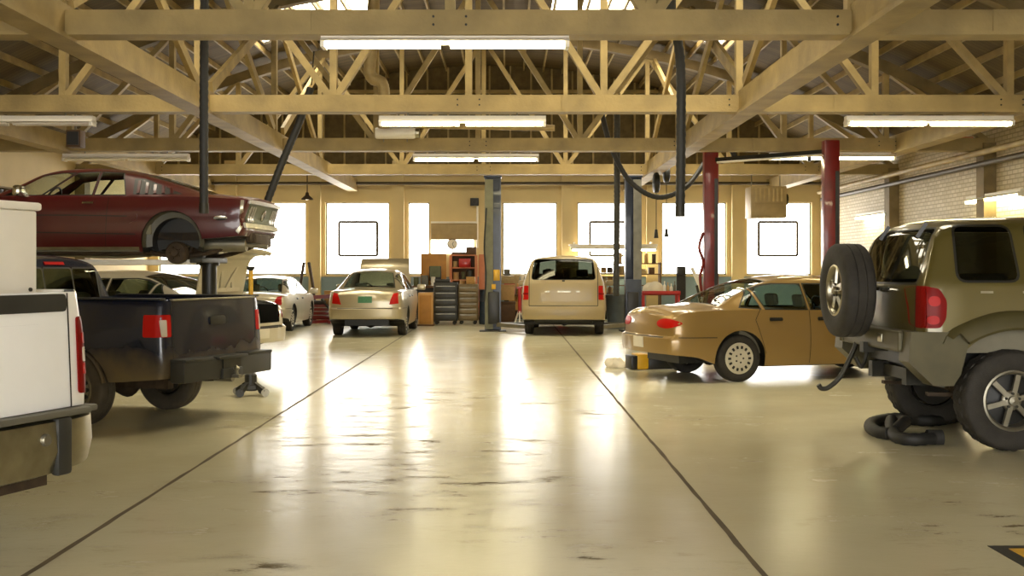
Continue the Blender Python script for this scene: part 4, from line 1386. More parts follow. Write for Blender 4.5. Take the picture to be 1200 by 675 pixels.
def floor_material():
    m = bpy.data.materials.new('floor_epoxy'); m.use_nodes = True
    nt, p = nodes_of(m)
    N, L = nt.nodes.new, nt.links.new
    tc = N('ShaderNodeTexCoord')

    def noise(scale, detail, st=(1, 1, 1), rough=.6):
        mp = N('ShaderNodeMapping'); mp.inputs['Scale'].default_value = st
        L(tc.outputs['Object'], mp.inputs[0])
        n = N('ShaderNodeTexNoise'); n.inputs['Scale'].default_value = scale; n.inputs['Detail'].default_value = detail; n.inputs['Roughness'].default_value = rough
        L(mp.outputs[0], n.inputs['Vector'])
        return n.outputs['Fac']

    def ramp(fac, a, b, ca, cb):
        r = N('ShaderNodeValToRGB'); e = r.color_ramp.elements
        e[0].position, e[1].position = a, b; e[0].color, e[1].color = ca, cb
        L(fac, r.inputs[0]); return r.outputs['Color']

    def mixc(f, a, b):
        x = N('ShaderNodeMix'); x.data_type = 'RGBA'
        L(f, x.inputs['Factor'])
        for k, v in (('A', a), ('B', b)):
            if isinstance(v, tuple): x.inputs[k].default_value = v
            else: L(v, x.inputs[k])
        return x.outputs['Result']
    w0, w1 = (0, 0, 0, 1), (1, 1, 1, 1)
    base = ramp(noise(.35, 4), .3, .7, srgb('#c3bb9b'), srgb('#d0caae'))
    # worn-through brown patches, scuffs drawn across the drive lane
    sx = N('ShaderNodeSeparateXYZ'); L(tc.outputs['Object'], sx.inputs[0])

    def band(sock, c, inner, outer):
        a = N('ShaderNodeMath'); a.operation = 'SUBTRACT'; a.inputs[1].default_value = c; L(sock, a.inputs[0])
        b = N('ShaderNodeMath'); b.operation = 'ABSOLUTE'; L(a.outputs[0], b.inputs[0])
        r = N('ShaderNodeMapRange'); r.interpolation_type = 'SMOOTHSTEP'
        r.inputs[1].default_value = inner; r.inputs[2].default_value = outer; r.inputs[3].default_value = 1; r.inputs[4].default_value = 0
        L(b.outputs[0], r.inputs[0]); return r.outputs[0]
    lane = N('ShaderNodeMath'); lane.operation = 'MULTIPLY'     # the drive lane is worn the most
    L(band(sx.outputs['X'], -.75, .3, 2.), lane.inputs[0]); L(band(sx.outputs['Y'], 9.6, 1.5, 5.5), lane.inputs[1])
    wear = N('ShaderNodeMath'); wear.operation = 'MULTIPLY_ADD'; wear.inputs[1].default_value = .13
    L(lane.outputs[0], wear.inputs[0]); L(noise(.5, 3), wear.inputs[2])
    big = ramp(wear.outputs[0], .5, .62, w0, w1)
    fine = ramp(noise(4.5, 9, (.45, 1.2, 1), .8), .53, .60, w0, (.85, .85, .85, 1))
    mm = N('ShaderNodeMath'); mm.operation = 'MULTIPLY'
    L(big, mm.inputs[0]); L(fine, mm.inputs[1])
    c1 = mixc(mm.outputs[0], base, srgb('#54432a'))
    scuff = ramp(noise(9., 6, (.3, 2.2, 1), .8), .63, .69, w0, (.7, .7, .7, 1))
    c2 = mixc(scuff, c1, srgb('#6a583a'))
    tan = ramp(noise(.22, 2), .55, .75, w0, (.35, .35, .35, 1))
    c3 = mixc(tan, c2, srgb('#9a7c54'))
    L(c3, p.inputs['Base Color'])
    mw = N('ShaderNodeMath'); mw.operation = 'MAXIMUM'
    L(mm.outputs[0], mw.inputs[0]); L(scuff, mw.inputs[1])
    rr = N('ShaderNodeMapRange'); rr.inputs[3].default_value = .15; rr.inputs[4].default_value = .28
    L(noise(1.6, 6), rr.inputs[0])
    ra = N('ShaderNodeMath'); ra.operation = 'MULTIPLY_ADD'; ra.inputs[1].default_value = .2
    L(mw.outputs[0], ra.inputs[0]); L(rr.outputs[0], ra.inputs[2])
    L(ra.outputs[0], p.inputs['Roughness'])
    sp = N('ShaderNodeMapRange'); sp.inputs[3].default_value = .3; sp.inputs[4].default_value = .04
    L(mw.outputs[0], sp.inputs[0]); L(sp.outputs[0], p.inputs['Specular IOR Level'])
    bp = N('ShaderNodeBump'); bp.inputs['Strength'].default_value = .12; bp.inputs['Distance'].default_value = .01
    L(noise(9., 5, (1, 1.4, 1)), bp.inputs['Height'])
    L(bp.outputs['Normal'], p.inputs['Normal'])
    df = N('ShaderNodeBsdfDiffuse'); L(c3, df.inputs['Color'])
    ms_ = N('ShaderNodeMixShader')
    L(mw.outputs[0], ms_.inputs[0]); L(p.outputs[0], ms_.inputs[1]); L(df.outputs[0], ms_.inputs[2])
    L(ms_.outputs[0], nt.nodes['Material Output'].inputs['Surface'])
    return m


def brick_material(key, c1, c2, mortar, plane='yz', bump=.6):
    m = bpy.data.materials.new(key); m.use_nodes = True
    nt, p = nodes_of(m)
    N, L = nt.nodes.new, nt.links.new
    tc = N('ShaderNodeTexCoord')
    sp = N('ShaderNodeSeparateXYZ'); cb = N('ShaderNodeCombineXYZ')
    L(tc.outputs['Object'], sp.inputs[0])
    L(sp.outputs['Y' if plane == 'yz' else 'X'], cb.inputs['X']); L(sp.outputs['Z'], cb.inputs['Y'])
    br = N('ShaderNodeTexBrick')
    br.inputs['Scale'].default_value = 1.
    br.inputs['Brick Width'].default_value = .23; br.inputs['Row Height'].default_value = .085; br.inputs['Mortar Size'].default_value = .012
    br.inputs['Color1'].default_value = srgb(c1); br.inputs['Color2'].default_value = srgb(c2); br.inputs['Mortar'].default_value = srgb(mortar)
    L(cb.outputs[0], br.inputs['Vector'])
    L(br.outputs['Color'], p.inputs['Base Color'])
    p.inputs['Roughness'].default_value = .6
    b = N('ShaderNodeBump'); b.inputs['Strength'].default_value = bump; b.inputs['Distance'].default_value = .012; b.invert = True
    L(br.outputs['Fac'], b.inputs['Height']); L(b.outputs['Normal'], p.inputs['Normal'])
    M[key] = m


brick_material('white_brick', '#ded2b8', '#ccbf9f', '#b0a383')


def plank_material(key, ca, cb_, wid=.14):
    m = bpy.data.materials.new(key); m.use_nodes = True
    nt, p = nodes_of(m)
    N, L = nt.nodes.new, nt.links.new
    tc = N('ShaderNodeTexCoord'); sp = N('ShaderNodeSeparateXYZ'); L(tc.outputs['Object'], sp.inputs[0])
    d = N('ShaderNodeMath'); d.operation = 'DIVIDE'; d.inputs[1].default_value = wid; L(sp.outputs['Y'], d.inputs[0])
    fl = N('ShaderNodeMath'); fl.operation = 'FLOOR'; L(d.outputs[0], fl.inputs[0])
    wn = N('ShaderNodeTexWhiteNoise'); wn.noise_dimensions = '1D'; L(fl.outputs[0], wn.inputs['W'])
    fr = N('ShaderNodeMath'); fr.operation = 'FRACT'; L(d.outputs[0], fr.inputs[0])
    gp = N('ShaderNodeMath'); gp.operation = 'GREATER_THAN'; gp.inputs[1].default_value = .07; L(fr.outputs[0], gp.inputs[0])
    mx = N('ShaderNodeMix'); mx.data_type = 'RGBA'; L(wn.outputs['Value'], mx.inputs['Factor'])
    mx.inputs['A'].default_value = srgb(ca); mx.inputs['B'].default_value = srgb(cb_)
    m2 = N('ShaderNodeMix'); m2.data_type = 'RGBA'; L(gp.outputs[0], m2.inputs['Factor'])
    m2.inputs['A'].default_value = srgb('#2c2414'); L(mx.outputs['Result'], m2.inputs['B'])
    L(m2.outputs['Result'], p.inputs['Base Color']); p.inputs['Roughness'].default_value = .8
    M[key] = m


plank_material('roof_planks', '#57482a', '#6b5a36')
M['floor'] = floor_material()
mk('roof_boards', '#6b5c3b', .8, var=.3)

# floor and its two saw-cut joints
struct(boxes('floor', [(((XL + XR) / 2, (YB + YF) / 2, -.1), (XR - XL + .4, YB - YF + .4, .2))], 'floor'))
for i, (pa, pb) in enumerate((((30, 674), (456, 404)), ((896, 675), (662, 397)))):
    def g(q):
        s = (q[1] - 316) / EYE
        return Vector(((q[0] - 594) / s, FPX / s, .0015))
    a, b = g(pa), g(pb)
    d = (b - a) / (b.y - a.y)
    a = a + d * (YF + 1 - a.y); b = a + d * (YB - 1.5 - a.y)
    bm = B()
    n = 160
    prev = None
    rnd = random.Random(i)
    for k in range(n + 1):
        p = a.lerp(b, k / n)
        w = .015 * (1 + .5 * (rnd.random() - .5))
        o = .006 * (rnd.random() - .5)
        cur = [bm.verts.new(p + Vector((o - w, 0, 0))), bm.verts.new(p + Vector((o + w, 0, 0)))]
        if prev: bm.faces.new((prev[0], prev[1], cur[1], cur[0]))
        prev = cur
    mk('joint_fill', '#5b4d33', .9, var=.4, scale=3) if 'joint_fill' not in M else None
    struct(link('trim_%d' % (i + 1), bm, 'joint_fill'))
# hazard floor marking, bottom right
hz = boxes('floor_marking', [((0, 0, .002), (1.2, 1.0, .003))], 'black_paint')
hz.location = (3.12, 5.54, 0)
tag(hz, 'black rectangle with a yellow panel painted on the floor, bottom right corner', 'floor marking')
h2 = boxes('yellow_panel', [((0.0, 0, .0045), (1.04, .86, .002))], 'yellow_paint', hz)

# back wall with window openings
WX = []
for px0, px1 in ((86, 160), (185, 260), (283, 358), (381, 456), (478, 503), (589, 653), (677, 752), (776, 852), (876, 952)):
    WX.append(((px0 - 594) / 40.5, (px1 - 594) / 40.5))
WX[0] = (-12, -12)
WX = WX[1:]
Z0, Z1 = 1.30, 3.40
bm = B()
xs = [XL - .2] + [v for w in WX for v in w] + [XR + .2]
box(bm, ((XL + XR) / 2, YB + .15, Z0 / 2), (XR - XL + .4, .3, Z0))
box(bm, ((XL + XR) / 2, YB + .15, (Z1 + 8) / 2), (XR - XL + .4, .3, 8 - Z1))
for a, b in zip(xs[0::2], xs[1::2]):
    box(bm, ((a + b) / 2, YB + .15, (Z0 + Z1) / 2), (b - a, .3, Z1 - Z0))
struct(link('wall_back', bm, 'cream_wall'))
# gable above the eaves: dark boards with pale studs
bm = B()
for k in range(33):
    x = XL + .3 + k * .6
    bar(bm, (x, YB - .04, 4.4), (x, YB - .04, roof_z(x) - .05), .05, .08, up=Vector((0, 1, 0)))
bar(bm, (XL, YB - .05, 4.42), (XR, YB - .05, 4.42), .1, .12)
bar(bm, (XL + 4, YB - .05, 6.6), (XR - 4, YB - .05, 6.6), .1, .1)
g0 = struct(boxes('trim_40', [(((XL + XR) / 2, YB - .004, 6.2), (XR - XL, .01, 3.6))], 'roof_boards'))
link('gable_stud', bm, 'timber', g0)
struct(boxes('trim_3', [(((XL + XR) / 2, YB - .012, .62), (XR - XL, .024, 1.25))], 'blue_dado'))
struct(boxes('trim_4', [((x, YB - .09, 2.3), (.34, .18, 4.6)) for x in (-7.98, -5.55, -3.14, 1.75, 4.2, 6.67, 9.25)], 'cream_wall'))
vent = {1, 4, 2, 5, 7}
for i, (a, b) in enumerate(WX):
    w = boxes('window_%d' % (i + 1), [(((a + b) / 2, YB + .2, (Z0 + Z1) / 2), (b - a, .02, Z1 - Z0))], 'pane')
    struct(w)
    t = .035
    fr = [(((a + b) / 2, YB + .12, Z0 + t / 2), (b - a, .05, t)), (((a + b) / 2, YB + .12, Z1 - t / 2), (b - a, .05, t)), ((a + t / 2, YB + .12, 2.35), (t, .05, Z1 - Z0)), ((b - t / 2, YB + .12, 2.35), (t, .05, Z1 - Z0))]
    boxes('window_frame', fr, 'olive_post', w)
    if b - a > 1.6 and i in (2, 5, 7):
        q = (b - a)
        x0, x1, z0, z1 = a + .2 * q, a + .8 * q, 1.86, 2.84
        t = .07
        boxes('vent_sash', [(((x0 + x1) / 2, YB + .17, z0), (x1 - x0, .04, t)), (((x0 + x1) / 2, YB + .17, z1), (x1 - x0, .04, t)), ((x0, YB + .17, (z0 + z1) / 2), (t, .04, z1 - z0)), ((x1, YB + .17, (z0 + z1) / 2), (t, .04, z1 - z0))], 'pipe_dark', w)
    boxes('window_sill', [(((a + b) / 2, YB - .03, Z0 - .02), (b - a + .1, .12, .04))], 'cream_wall', w)

# side walls
struct(boxes('wall_right', [((XR + .15, (YB + YF) / 2, 3), (.3, YB - YF, 6.2))], 'white_brick'))
struct(boxes('wall_left', [((XL - .15, (YB + YF) / 2, 3), (.3, YB - YF, 6.2))], 'cream_wall'))
for k, y in enumerate(TY):
    for x, sd in ((XR, -1), (XL, 1)):
        struct(boxes('trim_%d' % (5 + 2 * k + (sd > 0)), [((x + sd * .12, y, 1.95), (.24, .36, 3.9)), ((x + sd * .26, y, 3.72), (.28, .3, .14))], 'timber_dark'))

# arched roof deck with skylights and purlins
bm = B()
xs = [XL - .2 + (XR - XL + .4) * i / 44 for i in range(45)]
for (y0, y1) in ((YF, YB + .3),):
    sky = [(-5.6, -2.9, 23.6, 26.6), (1.0, 4.9, 23.6, 26.6), (-5.6, -2.9, 12.5, 15.5), (1.0, 4.9, 12.5, 15.5)]
    ys = sorted({y0, y1, 23.6, 26.6, 12.5, 15.5})
    xs = sorted(set(xs) | {v for s_ in sky for v in s_[:2]})
    ga = [[bm.verts.new((x, y, roof_z(x))) for y in ys] for x in xs]
    sk = []
    for i in range(len(xs) - 1):
        for j in range(len(ys) - 1):
            xm, ym = (xs[i] + xs[i + 1]) / 2, (ys[j] + ys[j + 1]) / 2
            if any(a < xm < b and c < ym < d for a, b, c, d in sky): continue
            bm.faces.new((ga[i][j], ga[i + 1][j], ga[i + 1][j + 1], ga[i][j + 1]))
roof = struct(link('ceiling', bm, 'roof_planks'))
mdf = roof.modifiers.new('thickness', 'SOLIDIFY'); mdf.thickness = .06; mdf.offset = 0
for i, (a, b, c, d) in enumerate(sky):
    bm = B()
    prev = None
    for k in range(13):
        x = a + (b - a) * k / 12
        cur = [bm.verts.new((x, c, roof_z(x) + .05)), bm.verts.new((x, d, roof_z(x) + .05))]
        if prev: bm.faces.new((prev[0], cur[0], cur[1], prev[1]))
        prev = cur
    w = struct(link('window_%d' % (20 + i), bm, 'skylight', roof))
    del w['kind']
    w.name = 'skylight'
    bm = B()
    for k in range(1, 5):
        x = a + (b - a) * k / 5
        bar(bm, (x, c, roof_z(x) - .02), (x, d, roof_z(x) - .02), .05, .08)
    link('skylight_bar', bm, 'timber_dark', w)
x = XL + .25
k = 0
while x < XR:
    bm = B()
    bar(bm, (x, YF, roof_z(x) - .10), (x, YB, roof_z(x) - .10), .045, .12)
    link('purlin', bm, 'timber', roof)
    x += .56

# bowstring trusses
mk('chord_wood', '#a38d5a', .62, var=.3, scale=2.2, bump=.25, bscale=24)
ordn = ['overhead', 'nearest visible', 'second visible', 'third visible', 'fourth and farthest']
lab = ['white-painted timber roof truss nearest the camera, its lower chord above the top of the photo',
       'white-painted timber roof truss whose lower chord crosses the very top of the photo',
       'white-painted timber roof truss second from the top, with tube lights at both sides',
       'white-painted timber roof truss third from the top, behind the small centre tube light',
       'white-painted timber roof truss farthest back, close in front of the window wall']
PX = [XC - .06 + 1.98 * k for k in range(-5, 6)]
PX[0], PX[-1] = XL + .05, XR - .05
for ti, y in enumerate(TY):
    t = empty('roof_truss', (0, y, CZ), 0, lab[ti], 'roof truss', 'timber roof trusses')
    bm = B()
    for dy in (-.09, .09): bar(bm, (XL - .05, dy, 0), (XR + .05, dy, 0), .05, .215)
    for xx in PX[1:-1]: box(bm, (xx, 0, 0), (.5, .13, .19))
    for xx in PX[1:-1:2]:
        for q in (-.16, .16):
            for zz in (-.04, .04): lathe(bm, [(.012, 0), (.012, .015)], c=(xx + q, -.128, zz), axis='y', seg=8, close=True, mi=1)
    for xx in PX[2:-2:2]: bar(bm, (xx - .62, -.12, 0), (xx + .62, -.12, 0), .02, .215)
    bar(bm, (XL - .05, 0, -.125), (XR + .05, 0, -.125), .3, .035)
    link('lower_chord', bm, ['chord_wood', 'dark_steel'], t)
    bm = B()
    ux = [XL + (XR - XL) * i / 28 for i in range(29)]
    for a, b in zip(ux, ux[1:]):
        bar(bm, (a, 0, roof_z(a) - .32 - CZ), (b, 0, roof_z(b) - .32 - CZ), .22, .22)
    link('upper_chord', bm, 'timber_dark', t)
    for xx in PX[1:-1]:
        bm = B(); bar(bm, (xx, 0, 0), (xx, 0, roof_z(xx) - .32 - CZ), .1, .14, up=Vector((0, 1, 0)))
        link('web_post', bm, 'timber', t)
    mid = len(PX) // 2
    for i in range(len(PX) - 1):
        lo, hi = (PX[i], PX[i + 1]) if i < mid else (PX[i + 1], PX[i])
        if i in (mid + 1, mid - 2): lo, hi = hi, lo
        bm = B(); bar(bm, (lo, 0, .02), (hi, 0, roof_z(hi) - .36 - CZ), .1, .13, up=Vector((0, 1, 0)))
        link('web_diagonal', bm, 'timber', t)
# long beams running away over the lower chords
for xx, lb in ((-4.45, 'long cream timber beam running away from camera, left of the lane, tying the trusses together'), (3.5, 'long cream timber beam running away from camera, right of the lane, tying the trusses together'),
               (-8.6, 'long cream timber beam above the raised maroon coupe, near the left wall'), (7.65, 'long yellowish timber beam near the right brick wall')):
    bm = B()
    for dx in (-.09, .09): bar(bm, (xx + dx, YF, CZ + .02), (xx + dx, YB, CZ + .02), .06, .3)
    bar(bm, (xx, YF, CZ - .15), (xx, YB, CZ - .15), .3, .05)
    tag(link('roof_beam', bm, 'chord_wood'), lb, 'beam', 'long roof beams')
# sway bracing between trusses: pairs of crossed struts over each long beam
n = 0
for bi, xx in enumerate((-4.45, 3.5)):
    for k in range(len(TY) - 1):
        br = empty('sway_brace', (xx, TY[k], CZ), 0, ('crossed pair of cream struts %s the %s long beam, %s bay' % ('above', 'left' if bi == 0 else 'right', ['nearest', 'second', 'third', 'fourth'][k])), 'roof brace', 'sway braces')
        for p in (0, 1):
            bm = B()
            zt = roof_z(xx) - .5 - CZ
            bar(bm, (.05 * (1 if p else -1), .2, .27 if p else zt), (.05 * (1 if p else -1), 5.3, zt if p else .27), .07, .16)
            link('strut', bm, 'timber', br)

# front of the hall: two jambs and a header round the open drive-in doorway behind the camera
bm = B()
box(bm, (XL + 1.3, YF, 2.5), (2.6, .3, 5)); box(bm, (XR - 1.3, YF, 2.5), (2.6, .3, 5)); box(bm, ((XL + XR) / 2, YF, 6), (XR - XL, .3, 3.2))
struct(link('wall_front', bm, 'cream_wall'))


# ------------------------------------------------------------------ lights of the hall
def fixture(cx, y, z, lit, label, ang=0., L=2.44, wallm=False):
    f = empty('tube_light', (cx, y, z), ang, label, 'ceiling light', 'fluorescent tube lights')
    bm = B()
    box(bm, (0, 0, .055), (L, .14, .05)); prism(bm, [(-.07, .03), (.07, .03), (.13, -.01), (-.13, -.01)], -L / 2, L / 2, 'x')
    link('housing', bm, 'white_paint', f)
    for sx in (-1, 1):
        for dy in (-.05, .05):
            bm = B(); tube(bm, [(sx * L / 4 - L / 4 + .05, dy, -.035), (sx * L / 4 + L / 4 - .05, dy, -.035)], .022, 10)
            link('tube', bm, 'tube' if lit else 'clock_face', f, smooth=True)
        boxes('end_cap', [((sx * (L / 2 - .02), 0, -.03), (.04, .2, .07))], 'white_paint', f)
    if not wallm:
        for sx in (-.8, .8):
            bm = B(); tube(bm, [(sx, 0, .07), (sx, 0, .14)], .012, 6); link('hanger', bm, 'steel', f)
    return f


fixture((524 - 594) / 115, 11.38, 3.79 - .09, True, 'lit twin tube light under the topmost truss chord, centre, longest in the photo')
fixture((542 - 594) / 80, 16.9, 3.62, True, 'lit twin tube light under the second truss chord, centre')
fixture((558 - 594) / 60, 22.4, 3.62, True, 'lit twin tube light under the third truss chord, centre, smallest of the centre row')
fixture((1089 - 594) / 80, 16.9, 3.62, True, 'lit twin tube light under the second truss chord, right, above the brick wall')
fixture((976 - 594) / 60, 22.55, 3.66, True, 'lit twin tube light behind the top of the right red lift column')
fixture((12 - 594) / 80, 16.9, 3.62, False, 'unlit twin tube light at the left edge above the maroon coupe')
fixture(-7.4, 22.4, 3.62, False, 'unlit twin tube light farther back at the left, hidden by beams')
fixture(XR - .16, 21.9, 2.83, True, 'lit tube light mounted along the white brick wall above the khaki off-roader', ang=R(90), wallm=True)
fixture(XR - .16, 29.2, 2.83, True, 'lit tube light on the brick wall near the back corner beside the red column', ang=R(90), wallm=True)
fixture((719 - 594) / 41.2, 32.7, 2.04, True, 'lit tube light over the cluttered bench behind the minivan', wallm=True)

w = bpy.data.worlds.new('daylight')
scene.world = w
w.use_nodes = True
nt = w.node_tree
bg = nt.nodes['Background']
bg.inputs['Color'].default_value = srgb('#fffdf8')
bg.inputs['Strength'].default_value = 3.3


def area(name, loc, rot, sx, sy, power, col, portal=False):
    l = bpy.data.lights.new(name, 'AREA')
    l.shape = 'RECTANGLE'; l.size, l.size_y = sx, sy; l.energy = power; l.color = srgb(col)[:3]
    if portal: l.cycles.is_portal = True
    o = bpy.data.objects.new(name, l)
    COL.objects.link(o); o.location = loc; o.rotation_euler = rot
    return o


area('doorway_portal', ((XL + XR) / 2, YF + .2, 2.2), (R(-90), 0, 0), XR - XL - 5.2, 4.4, 1, '#ffffff', portal=True)

cam = bpy.data.cameras.new('camera')
cam.sensor_width = 36.; cam.lens = FPX / 1200 * 36
cam.shift_x = 6 / 1200; cam.shift_y = -21.5 / 1200
co = bpy.data.objects.new('camera', cam)
COL.objects.link(co)
co.location = (0, 0, EYE); co.rotation_euler = (R(90), 0, 0)
scene.camera = co
vsx = scene.view_settings
vsx.view_transform = 'Standard'; vsx.look = 'None'; vsx.gamma = 1; vsx.use_curve_mapping = False
vsx.exposure = 1.5
scene.cycles.max_bounces = 7; scene.cycles.diffuse_bounces = 4; scene.cycles.transparent_max_bounces = 12
scene.cycles.caustics_reflective = False; scene.cycles.caustics_refractive = False
scene.cycles.sample_clamp_indirect = 6
scene.cycles.use_denoising = True
# ------------------------------------------------------------------ shop equipment
def px(x0, x1, y0, y1, s):
    """x range, z range and front depth of something seen between these pixels"""
    return (x0 - 594) / s, (x1 - 594) / s, EYE + (316 - y1) / s, EYE + (316 - y0) / s, FPX / s


def solid(name, x0, x1, y0, y1, s, depth, mats, label=None, cat=None, parent=None, bev=.01, floor=False, group=None):
    a, b, z0, z1, Y = px(x0, x1, y0, y1, s)
    if floor: z0 = 0
    o = boxes(name, [((0, depth / 2, (z1 - z0) / 2), (b - a, depth, z1 - z0))], mats, parent, bev=bev, loc=((a + b) / 2, Y, z0))
    return tag(o, label, cat, group)


# ---- blue two-post lift round the minivan
def lift_post(X, Y, label, colm, upper, sd):
    t = empty('lift_post', (X, Y, 0), 0, label, 'lift post', None)
    H = 3.62
    bm = B()
    for q in (-1, 1): box(bm, (q * .17, .14, H / 2), (.04, .28, H))
    box(bm, (0, .27, H / 2), (.38, .04, H))
    link('column', bm, colm, t)
    bm = B()
    box(bm, (-sd * .09, -.01, H * .5), (.19, .02, H - .1))
    link('cover_plate', bm, upper, t)
    boxes('base_plate', [((0, .12, .012), (.62, .62, .024))], 'dark_steel', t)
    boxes('top_cap', [((0, .13, H + .02), (.42, .34, .05))], colm, t, bev=.01)
    cr = boxes('carriage', [((sd * .02, -.03, .55), (.26, .14, .75))], 'black_paint', t, bev=.015)
    for k in (-1, 1):
        bm = B()
        bar(bm, (sd * .12, -.05, .16), (sd * .85, -.05 + k * .75, .14), .1, .09)
        lathe(bm, [(.07, .14), (.07, .2), (.04, .21), (.001, .21)], c=(sd * .85, -.05 + k * .75, 0), seg=14)
        link('lift_arm', bm, 'steel', cr)
    return t


lp = lift_post(-.33, 27.1, 'blue lift post with an olive cover plate left of the minivan', 'blue_post', 'olive_post', 1)
boxes('control_label', [((.09, -.045, 1.32), (.15, .05, .26)), ((.02, -.05, 1.05), (.1, .05, .12))], 'yellow_paint', lp, bev=.01)
bm = B(); tube(bm, curve_pts([(-.15, -.04, 2.9), (-.2, -.05, 2.), (-.16, -.05, 1.3), (-.2, -.04, .7)], 8), .018, 8)
link('cable', bm, 'black_rubber', lp, smooth=True)
lp2 = lift_post(2.98, 27.1, 'grey-faced lift post with a navy foot right of the minivan', 'blue_post', 'grey_post', -1)
boxes('lower_guard', [((-.0, -.03, .62), (.36, .03, 1.2))], 'blue_post', lp2, bev=.005)

# ---- red two-post lift with its overhead bar
rl = empty('two_post_lift', (4.12, 23.3, 0), 0, 'red two-post vehicle lift with a black overhead bar, behind the gold sedan', 'vehicle lift')
for dx, dy in ((0, 0), (1.92, -1.8)):
    H = 3.86
    c = boxes('column', [((dx, dy, H / 2), (.285, .24, H))], 'red_paint', rl, bev=.02)
    boxes('slide_slot', [((dx + .09, dy - .125, H * .45), (.07, .02, H * .8))], 'black_paint', c)
    boxes('base_plate', [((dx, dy, .015), (.6, .6, .03))], 'dark_steel', rl)
    boxes('carriage', [((dx + (.18 if dx == 0 else -.18), dy, .7), (.16, .22, .9))], 'black_paint', rl, bev=.01)
    for k in (-1, 1):
        bm = B(); sx = 1 if dx == 0 else -1
        bar(bm, (dx + sx * .2, dy, .2), (dx + sx * .65, dy + k * .75, .18), .1, .08); lathe(bm, [(.07, .17), (.07, .23), (.001, .24)], c=(dx + sx * .65, dy + k * .75, 0), seg=14)
        link('lift_arm', bm, 'black_paint', rl)
bm = B(); bar(bm, (.1, -.1, 3.66), (1.86, -1.74, 3.66), .08, .08); link('overhead_bar', bm, 'black_paint', rl)
boxes('limit_switch', [((1.6, -1.5, 3.56), (.06, .06, .12))], 'black_paint', rl)
bm = B(); tube(bm, [(.1, -.18, 3.60), (1.86, -1.8, 3.60)], .022, 8); link('bumper_tube', bm, 'white_paint', rl, smooth=True)
bm = B()
tube(bm, curve_pts([(-.16, -.05, 2.2), (-.24, -.06, 1.9), (-.16, -.06, 1.6), (-.22, -.06, 1.3), (-.18, -.06, .9)], 8), .03, 8)
link('hydraulic_hose', bm, 'red_paint', rl, smooth=True)

# ---- lift under the maroon coupe
ml = empty('vehicle_lift', (-3.9, 15.1, 0), 0, 'dark in-ground lift with round posts carrying the maroon coupe', 'vehicle lift')
for dx in (0, -2.6):
    bm = B(); lathe(bm, [(.12, .0), (.12, .03), (.095, .03), (.095, 1.5), (.13, 1.5), (.13, 1.54)], c=(dx, 0, 0), seg=24, close=True)
    link('post', bm, 'black_paint', ml, smooth=True)
    boxes('saddle', [((dx, 0, 1.57), (.16, 1.3, .07)), ((dx, -.5, 1.615), (.14, .1, .03)), ((dx, .5, 1.615), (.14, .1, .03))], 'dark_steel', ml, bev=.01)
for sy in (-.5, .5):
    boxes('runway', [((-1.2, sy, 1.545), (2.3, .14, .07))], 'white_paint', ml, bev=.01)

# ---- tall support stand with a yellow pole
st_ = empty('support_stand', (-2.945, 13.25, 0), R(20), 'wheeled black support stand with a tall yellow pole by the pickup tailgate', 'support stand')
bm = B()
for k in range(4):
    a = PI / 4 + k * PI / 2
    bar(bm, (.02 * math.cos(a), .02 * math.sin(a), .16), (.2 * math.cos(a), .2 * math.sin(a), .05), .05, .05)
lathe(bm, [(.07, .06), (.07, .24), (.05, .26), (.001, .26)], seg=16); box(bm, (0, 0, .1), (.22, .16, .06), bev=.01)
link('base', bm, 'tool_black', st_)
for k in range(4):
    a = PI / 4 + k * PI / 2
    bm = B(); lathe(bm, [(.001, -.02), (.045, -.02), (.045, .02), (.001, .02)], c=(.2 * math.cos(a), .2 * math.sin(a), .047), axis='y', seg=16)
    link('caster', bm, 'steel' if k % 2 else 'tool_black', st_, smooth=True)
bm = B(); tube(bm, [(0, 0, .24), (0, 0, .78)], .036, 12); link('lower_tube', bm, 'black_paint', st_, smooth=True)
bm = B(); tube(bm, [(0, 0, .74), (0, 0, 1.44)], .026, 12); link('upper_pole', bm, 'yellow_paint', st_, smooth=True)
bm = B(); lathe(bm, [(.03, 1.44), (.045, 1.46), (.045, 1.49), (.001, 1.49)], seg=14); link('saddle', bm, 'dark_steel', st_, smooth=True)
boxes('locking_pin', [((0, -.03, .8), (.1, .05, .05))], 'coral_paint', st_)


# ---- exhaust hoses
def hose(name, pts, r, label, m='hose', step=.045, loc0=None, hook=True):
    pts = [Vector(p) for p in pts]
    o = Vector(pts[0])
    bm = B()
    tube(bm, [p - o for p in even_pts(curve_pts(pts, 16), step)], r, 12, ribs=.05)
    t = link(name, bm, m, None, smooth=True, loc=o)
    return tag(t, label, 'exhaust hose')


h1 = hose('exhaust_hose', [at(239, 248, 100), at(239, 120, 100), at(240, -20, 100), at(243, -100, 100)], .052, 'black exhaust hose hanging straight down in front of the maroon coupe')
h2 = hose('exhaust_hose', [at(797, 252, 100), at(798, 160, 100), at(797, 70, 100), at(786, 12, 100), at(772, -40, 100)], .056, 'thick black exhaust hose hanging right of centre, open end level with the windows')
h3 = hose('exhaust_hose', [at(311, 242, 72), at(330, 192, 72), at(352, 140, 72), at(365, 100, 72)], .062, 'black exhaust hose slanting down behind the maroon coupe')
h4 = hose('exhaust_hose', [at(722, 347, 58), at(723, 240, 58), at(723, 107, 58)], .062, 'long straight grey hose hanging into the grey bin beside the minivan', 'hose_grey')
h5 = hose('exhaust_hose', [at(704, 128, 59), at(716, 172, 59), at(738, 212, 59), at(770, 231, 59), at(803, 220, 59), at(826, 190, 56), at(840, 169, 56), at(852, 168, 56), at(862, 186, 56)], .05, 'black hose looping between the ceiling and the red lift column', 'hose')
for h, z in ((h1, 0), (h2, 0)):
    bm = B(); lathe(bm, [(.058, -.02), (.058, .1), (.05, .1)], seg=14); c = link('hose_cuff', bm, 'dark_steel', h, smooth=True)
